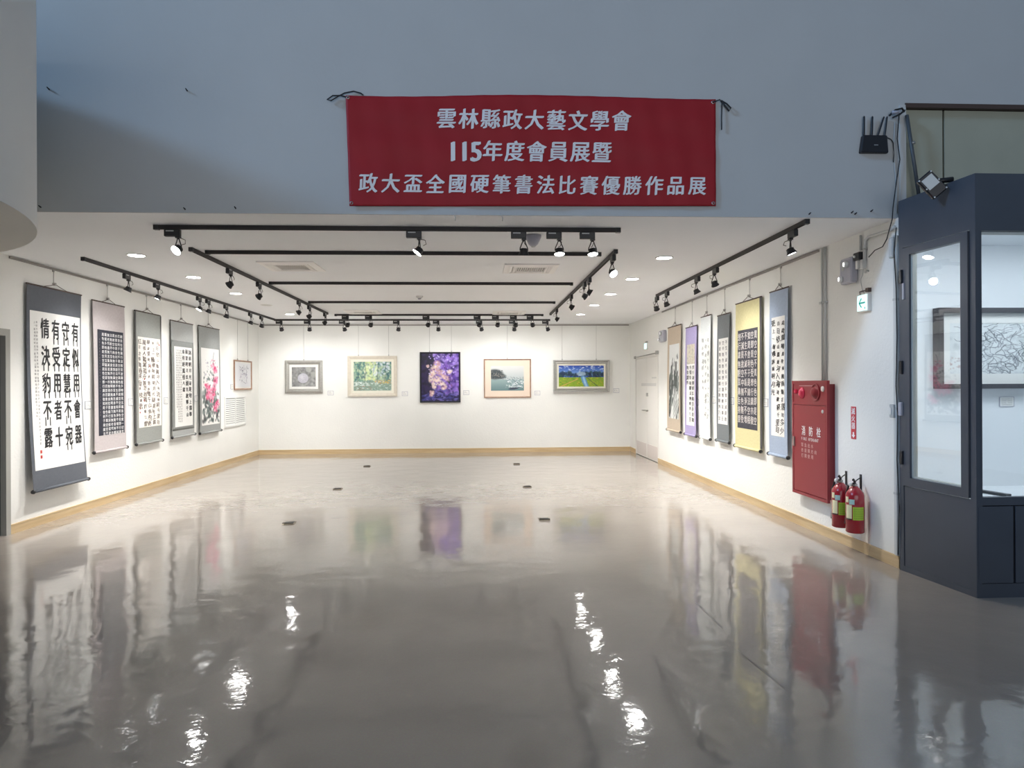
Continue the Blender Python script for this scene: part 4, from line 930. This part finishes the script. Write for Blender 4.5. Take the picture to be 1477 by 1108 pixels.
def emergency(label, q, w, h):
    t = thing('emergency_light', label, 'light', on_right(q.y, q.z))
    MB().bbox(-w/2, w/2, -h/2, h/2, 0, .07, .012).build('housing', M['greyp'], t)
    for s, yy in ((1, .22), (-1, -.30)):
        hd = MB().lathe([(.026, 0), (.03, .03), (.028, .034)], 16).xf(Matrix.Translation((s*w*.22, yy*h, .07)) @ Matrix.Rotation(R(-12), 4, 'Y')).build('lamp', M['white'], t)
        MB().lathe([(.020, .034), (.019, .037)], 14).xf(Matrix.Translation((s*w*.22, yy*h, .07)) @ Matrix.Rotation(R(-12), 4, 'Y')).build('lens', emis('emergency_lens', (1, 1, 1), 1.5), hd)
    MB().box(-w*.3, -w*.1, h*.02, h*.35, .07, .073).build('panel', M['greybox'], t)
emergency('grey two-lamp emergency light box high on the right wall near the exit sign', at(0, XR-.04, 1223.5, 391), .20, .235)
emergency('small grey emergency light box above the tan bamboo scroll end, beside the double door', at(0, XR-.04, 955.4, 485), .30, .21)
# black sensor box with white plug under the conduit
q = at(0, XR-.03, 1239, 370)
t = thing('junction_plug', 'small black box with a white plug under the bent conduit', 'box', on_right(q.y, q.z))
MB().bbox(-.05, .05, -.035, .035, 0, .06, .006).build('housing', M['blackp'], t); MB().box(-.045, -.005, -.11, -.035, .005, .04).build('plug', M['white'], t); MB().lathe([(.012, 0), (.010, .01)], 12).xf(Matrix.Translation((-.02, 0, .06))).build('button', M['white'], t)
MB().bbox(.02, .07, -.12, -.035, 0, .035, .004).build('socket', M['conduit'], t)
# bent conduit
q0 = at(0, XR-.02, 1246.5, 377); q1 = at(0, XR-.02, 1246.5, 352)
pts = [Vector((0, q0.y, q0.z)), Vector((0, q1.y, q1.z-.02)), Vector((0, q1.y-.015, q1.z+.03)), Vector((0, q1.y-.06, q1.z+.05)), Vector((0, 5.60, 2.80)), Vector((-.02, 5.53, 2.81)), Vector((-.12, 5.38, 2.842))]
o = tag(MB().tube([p - pts[0] for p in pts[:-1]], .013, 10).build('conduit', M['conduit']), 'pale bent conduit running down from the booth corner to the black box', 'pipe'); o.location = (XR-.018, q0.y, q0.z)
MB().box(-.012, .016, -.02, .02, .10, .115).build('clip', M['steel'], o)
q = at(0, XR-.02, 1240, 361); o = tag(MB().tube([(0, 0, 0), (0, 0, HC-q.z-.03)], .010, 8).build('conduit', M['greybox']), 'short straight grey conduit beside the bent one, above the black box', 'pipe'); o.location = (XR-.013, q.y, q.z)
# switch boxes by the wall's end
q = at(0, XR-.02, 1289.5, 357)
t = thing('switch_box', 'pale blank switch box high at the near end of the right wall', 'switch', on_right(q.y, q.z)); MB().bbox(-.035, .018, -.085, .085, 0, .045, .004).build('box', M['greybox'], t); MB().box(-.028, .012, -.075, .075, .045, .048).build('cover', M['conduit'], t)
q = at(0, XR-.02, 1290, 593)
t = thing('switch_box', 'pale switch box at mid height at the near end of the right wall', 'switch', on_right(q.y, q.z)); MB().bbox(-.04, .018, -.055, .055, 0, .04, .004).build('box', M['greybox'], t); MB().box(-.03, -.005, -.03, .03, .04, .048).build('rocker', M['white'], t)
# long cable run down the wall's end and white trunking
pts = [(at(1, YM-.03, 1297+dx, y)) for dx, y in ((0, 163), (-3, 200), (1, 230), (-4, 262), (-9, 300), (-10, 316), (-17, 340), (-21, 356), (-28, 360))]
o0 = pts[0]
o = tag(MB().tube([p-o0 for p in pts[:6]] + [Vector((XR-.045, at(0, XR-.045, px, py).y, at(0, XR-.045, px, py).z))-o0 for px, py in ((1279, 345), (1273, 356), (1262, 361), (1253, 371))], .0042, 6).build('cable', M['ink']), 'thin dark cable hanging from the top corner down across to the bent conduit', 'cable'); o.location = o0
pts = [Vector((XR-.031, at(0, XR-.031, px, 500).y, z)) for px, z in ((1293.5, 2.80), (1290, 2.6), (1293, 2.3), (1294, 1.9), (1292, 1.5), (1294.5, 1.25), (1293, .9), (1296, .5), (1294, .12))]
o = tag(MB().tube([p-pts[0] for p in pts], .0042, 6).build('cable', M['ink']), 'thin dark cable running down the near end of the right wall beside the white trunking', 'cable'); o.location = pts[0]
o = tag(MB().bbox(-.012, .012, -.02, .02, 0, 2.64, .004).build('trunking', M['conduit']), 'white vertical trunking strip at the near end of the right wall', 'trunking'); o.location = (XR-.012, 5.555, .105)
for z in (2.1, 1.2, .5): MB().box(-.014, .013, -.022, .022, z, z+.02).build('clip', M['greybox'], o)

# ================================================================== ROUTER
q = at(1, YM-.03, 1261.5, 208)
t = thing('wifi_router', 'black router with four upright antennas on the blue-grey wall at right', 'router', on_front(q.x, q.z))
MB().add([(x, y, z) for z, k in ((0, 1), (.028, 1), (.034, .93)) for x, y in ((-.118*k, -.062*k), (-.112*k, -.070*k), (.112*k, -.070*k), (.118*k, -.060*k), (.108*k, .068*k), (.10*k, .075*k), (-.088*k, .075*k), (-.098*k, .068*k))],
    [tuple(range(7, -1, -1)), tuple(range(16, 24))]+[(r_*8+j, r_*8+(j+1) % 8, r_*8+8+(j+1) % 8, r_*8+8+j) for r_ in (0, 1) for j in range(8)]).build('body', M['blackp'], t)
MB().bbox(-.006, .028, -.012, -.004, .034, .0355, .0005).build('badge', M['steel'], t, label='small oval silver badge')
for x0, x1, r_ in ((-.085, -.082, .010), (-.018, -.012, .010), (.035, .085, .008), (.092, .112, .008)): MB().tube([(x0, .06, .02), (x0, .08, .02), (x1, .225, .02), (x1, .232, .02)], [r_*.8, r_, r_*.8, r_*.5], 8).build('antenna', M['blackp'], t)
MB().tube([(.105, .068, .012), (.15, .05, .01), (.17, .02, .01), (.175, -.08, .01), (.17, -.14, .01)], .0035, 6).build('power_cable', M['ink'], t)
# cable bundle at the top corner
q = at(1, YM-.03, 1299, 163)
t = thing('cable_bundle', 'tangle of dark cables with a clip at the top corner of the recess', 'cable', on_front(q.x, q.z))
MB().tube([(-.09, -.02, .02), (-.05, .02, .04), (0, .03, .05), (.03, .01, .03)], .008, 8).tube([(-.07, -.04, .03), (-.02, -.02, .05), (.03, .02, .04)], .007, 8).build('cables', M['ink'], t)
MB().tube([(-.08, .0, .04), (-.03, -.005, .06)], .014, 8).build('plug', M['greyp'], t)
q = at(1, YM-.03, 1293, 175); o = tag(MB().tube([(0, 0, 0), (-.012, 0, -.25), (.01, 0, -.5), (.012, 0, -.75)], .005, 6).build('cable', M['greybox']), 'pale grey cable down the corner beside the recess', 'cable'); o.location = (q.x, YM-.008, q.z)

# ================================================================== BOOTH
A = Vector((3.44, 5.50, 0)); B = Vector((3.524, 4.74, 0)); BD = (B-A); BL = BD.length; BD.normalize(); BH = 3.01; XE = 7.4; YI = 6.5; FLZ = .52
bth = thing('display_booth', 'dark slate glazed display booth with an angled glass door, at the right edge', 'booth', Matrix.Translation(A))
I = Matrix.Translation(-A)
FM = frameM(A, BD, (0, 0, 1))                       # angled face: x along it from the wall, y up, z outward
LF = I @ FM
T_ = .05
hdr = MB().box(0, BL, 2.62, BH, -T_, 0).box(0, .045, 0, 2.62, -T_, 0).box(.715, BL, 0, 2.62, -T_, 0).box(.045, .715, .0, .045, -T_, 0).xf(LF).build('side_frame', M['booth'], bth)
MB().box(.047, .713, .045, .690, -.03, -.006).xf(LF).build('lower_panel', M['booth'], bth)
# door leaf with pane
d0, d1, z0, z1, g0, g1, gz0, gz1 = .05, .708, .698, 2.612, .130, .642, .766, 2.553
dl = MB().box(d0, g0, z0, z1, -.03, .012).box(g1, d1, z0, z1, -.03, .012).box(g0, g1, z0, gz0, -.03, .012).box(g0, g1, gz1, z1, -.03, .012).xf(LF).build('door', M['booth'], bth)
MB().box(g0, g0+.018, gz0, gz1, -.045, -.006).box(g0, g1, gz0, gz0+.012, -.045, -.006).box(g1-.008, g1, gz0, gz1, -.045, -.006).xf(LF).build('glazing_bead', M['beige'], dl, label='beige bead round the glass')
MB().box(g0, g1, gz0, gz1, -.020, -.014).xf(LF).build('pane', M['glass'], dl, label='clear glass pane')
for z in (2.386, 1.652, .922): MB().bbox(.030, .062, z-.055, z+.055, .0, .028, .004).xf(LF).build('hinge', M['blackp'], dl)
MB().bbox(.02, .055, 1.26, 1.37, 0, .03, .004).xf(LF).build('lock_box', M['greyp'], dl)
MB().box(.062, .080, 2.20, 2.33, .012, .020).xf(LF).build('highlight_patch', M['greyp'], dl)  # grey piece added in place of a small highlight on the door stile
# front
def FR(mb): return mb.xf(I)
yb = B.y; x0 = B.x+.036
FR(MB().box(B.x, XE, yb, yb+T_, 2.604, BH).box(B.x, x0, yb, yb+T_, 0, 2.604).box(x0, XE, yb, yb+T_, .655, .712).box(x0, XE, yb+.0, yb+T_, 0, .10)).build('front_frame', M['booth'], bth)
FR(MB().box(5.2, 5.26, yb, yb+T_, .712, 2.604)).build('mullion', M['booth'], bth)
FR(MB().box(x0, 5.2, yb+.02, yb+.026, .712, 2.604)).build('pane', M['glass'], bth, label='clear front glass pane')
FR(MB().box(5.26, XE, yb+.02, yb+.026, .712, 2.604)).build('pane', M['glass'], bth, label='clear front glass pane')
xs = [B.x+.005, 3.80, 4.35, 4.90, 5.45, 6.0, 6.55, XE]
for a, b in zip(xs[:-1], xs[1:]): FR(MB().box(a+.009, b-.009, yb-.004, yb+.03, .105, .648)).build('base_panel', M['booth'], bth)
FR(MB().box(B.x+.01, XE, yb+.03, yb+.05, .10, .655)).build('panel_backing', M['dark'], bth)
# roof and interior
FR(MB().prism([(3.49, 5.60), (A.x+.05, A.y), (B.x+.05, B.y+.05), (XE, B.y+.05), (XE, YI+.06), (3.58, YI+.06), (3.58, 5.60)], 2.90, 2.985)).build('roof', M['booth'], bth)
FR(MB().prism([(3.58, 5.56), (A.x+.06, A.y-.02), (B.x+.06, B.y+.06), (XE, B.y+.06), (XE, YI), (3.58, YI)], 2.86, 2.895)).build('interior_ceiling', M['boothin'], bth)
FR(MB().prism([(3.58, 5.56), (A.x+.06, A.y-.02), (B.x+.06, B.y+.06), (XE, B.y+.06), (XE, YI), (3.58, YI)], FLZ-.04, FLZ)).build('display_floor', M['boothin'], bth, label='white raised display floor')
FR(MB().box(3.56, XE, YI, YI+.06, 0, 2.90).box(3.565, 3.59, 5.60, YI, 0, 2.90).box(XE, XE+.05, yb, YI+.06, 0, 2.99)).build('interior_wall', M['boothin'], bth, label='white inner walls')
FR(MB().box(B.x+.08, XE-.1, yb+.07, yb+.09, 2.800, 2.815)).build('light_strip', M['ledstrip'], bth, label='glowing white strip')
FR(MB().box(x0, XE, yb+.052, yb+.062, 2.585, 2.604)).build('header_edge', M['white'], bth)
area('booth_light', (5.1, 5.45, 2.84), (5.1, 5.55, 1.2), 3.0, .5, 23, (.84, .92, 1.0))
qa = at(2, FLZ+.012, 1408, 707.5); qb = at(2, FLZ+.012, 1455, 715); qd = qb-qa; ql = qd.length
o = tag(MB().box(0, ql, -.03, .03, 0, .022).build('dark_bar', M['black'], matrix=Matrix.Translation((qa.x, qa.y, FLZ+.002)) @ Matrix.Rotation(math.atan2(qd.y, qd.x), 4, 'Z')), 'short dark bar lying on the white display floor inside the booth', 'bar')
# big ink painting in the booth
cv = Canvas(260, 120, (.78, .80, .80)); rng = np.random.default_rng(21)
cv.dabs(200, 0, 1, 0, 1, [(.70, .72, .72), (.84, .86, .86), (.60, .63, .64)], .06, .5, rng)
for i in range(330):
    x, y = rng.uniform(.13, 1), rng.uniform(.02, .95); a = rng.uniform(0, 6.28); pts = [(x, y)]
    for k in range(5): a += rng.uniform(-.8, .8); x += .022*math.cos(a); y += .05*math.sin(a); pts.append((x, y))
    cv.line(pts, rng.uniform(.004, .010), [(.10, .11, .13), (.25, .27, .30), (.42, .42, .45)][i % 3], .8)
cv.dabs(40, 0, .2, .1, .35, [(.55, .36, .30), (.4, .3, .3)], .02, .5, rng)
pw, ph = 1.75, .775
picture('large ink painting of tangled branches in a dark frame, inside the glass booth', frameM((4.40+pw/2, YI, 1.855), (1, 0, 0), (0, 0, 1)), pw, ph, .045, .10, mat('umber_frame', (.05, .045, .05), .5), .10, matwhite, cv, [(0, .004), (0, .10), (.045, .10), (.045, .004)], (), 0)
q = at(1, YI, 1451.5, 579.5)
t = thing('label_card', 'white label card under the framed ink painting inside the booth', 'label', frameM((q.x, YI, q.z), (1, 0, 0), (0, 0, 1)))
MB().box(-.075, .075, -.048, .048, 0, .008).build('holder', M['greyp'], t); MB().box(-.068, .068, -.042, .042, .008, .009).build('paper', M['paper'], t); mb = MB()
for r_ in range(4):
    for c in range(7): put(mb, POEM[r_*9+c], -.05+c*.016, .026-r_*.018, .013, .013, .0095)
mb.build('writing', M['inkg'], t, kind='stuff')
# lean pipe behind the booth's top
a = at(1, YM-.04, 1308, 166); b = at(1, YM-.04, 1326, 252)
o = tag(MB().tube([(0, 0, 0), (b.x-a.x, 0, b.z-a.z-.2)], .014, 12).build('steel_pipe', mat('grey_pipe', (.09, .10, .11), .5, metal=.2)), 'leaning grey metal pipe in the recess above the booth', 'pipe'); o.location = a
MB().tube([((b.x-a.x)*.45, 0, (b.z-a.z)*.45), ((b.x-a.x)*.49, 0, (b.z-a.z)*.49)], .019, 12).build('collar', M['steel'], o)
# floodlight on the booth's top edge
q = at(1, 4.98, 1345.5, 266)
ex = Vector((.64, -.12, -.76)).normalized(); n_ = Vector((-.30, -.93, .05)); n_ = (n_-ex*n_.dot(ex)).normalized(); ey = n_.cross(ex)
t = thing('floodlight', 'tilted black floodlight with a pale glass panel on the booth top', 'light', Matrix(((ex.x, ey.x, n_.x, q.x), (ex.y, ey.y, n_.y, q.y), (ex.z, ey.z, n_.z, q.z), (0, 0, 0, 1))))
MB().bbox(-.092, .092, -.062, .062, -.04, .0, .008).build('housing', M['blackp'], t)
MB().box(-.070, .020, -.044, .044, 0, .004).build('glass_panel', M['flood'], t)
for x, y in ((-.082, -.052), (-.082, .052), (.0, .054), (.0, -.054), (.082, -.052), (.082, .052)): MB().lathe([(.006, 0), (.006, .004), (.004, .006)], 8).xf(Matrix.Translation((x, y, 0))).build('bolt', M['white'], t)
wi = t.matrix_world.inverted(); br = [wi @ Vector(p) for p in ((q.x+.04, q.y+.05, q.z+.05), (3.40, 5.0, 3.03), (3.53, 4.98, 3.035))]
MB().tube(br, [.012, .016, .022], 8).build('bracket', M['black'], t)

# floor scratches and joints: shallow dark strips set in the sheet
def groove(label, pts, r):
    P = [at(2, 0, *p) for p in pts]; v = []; f = []
    for i, p in enumerate(P):
        d = (P[min(i+1, len(P)-1)]-P[max(i-1, 0)]).normalized(); n_ = Vector((-d.y, d.x, 0)); v += [p+n_*r-P[0], p-n_*r-P[0]]
    for i in range(len(P)-1): f.append((2*i, 2*i+1, 2*i+3, 2*i+2))
    vv = [(a.x, a.y, .0012) for a in v]; o = MB().add(vv, f).build('floor_scratch', mat('scratch', (.20, .18, .16), .3)); o.location = P[0]; tag(o, label, 'scratch')
groove('thin dark scratch in the polished floor, upper one at right', [(1003, 869), (1020, 885), (1042, 906)], .004)
groove('thin dark scratch in the polished floor, longer one at right', [(1064, 938), (1085, 955), (1134, 995)], .004)
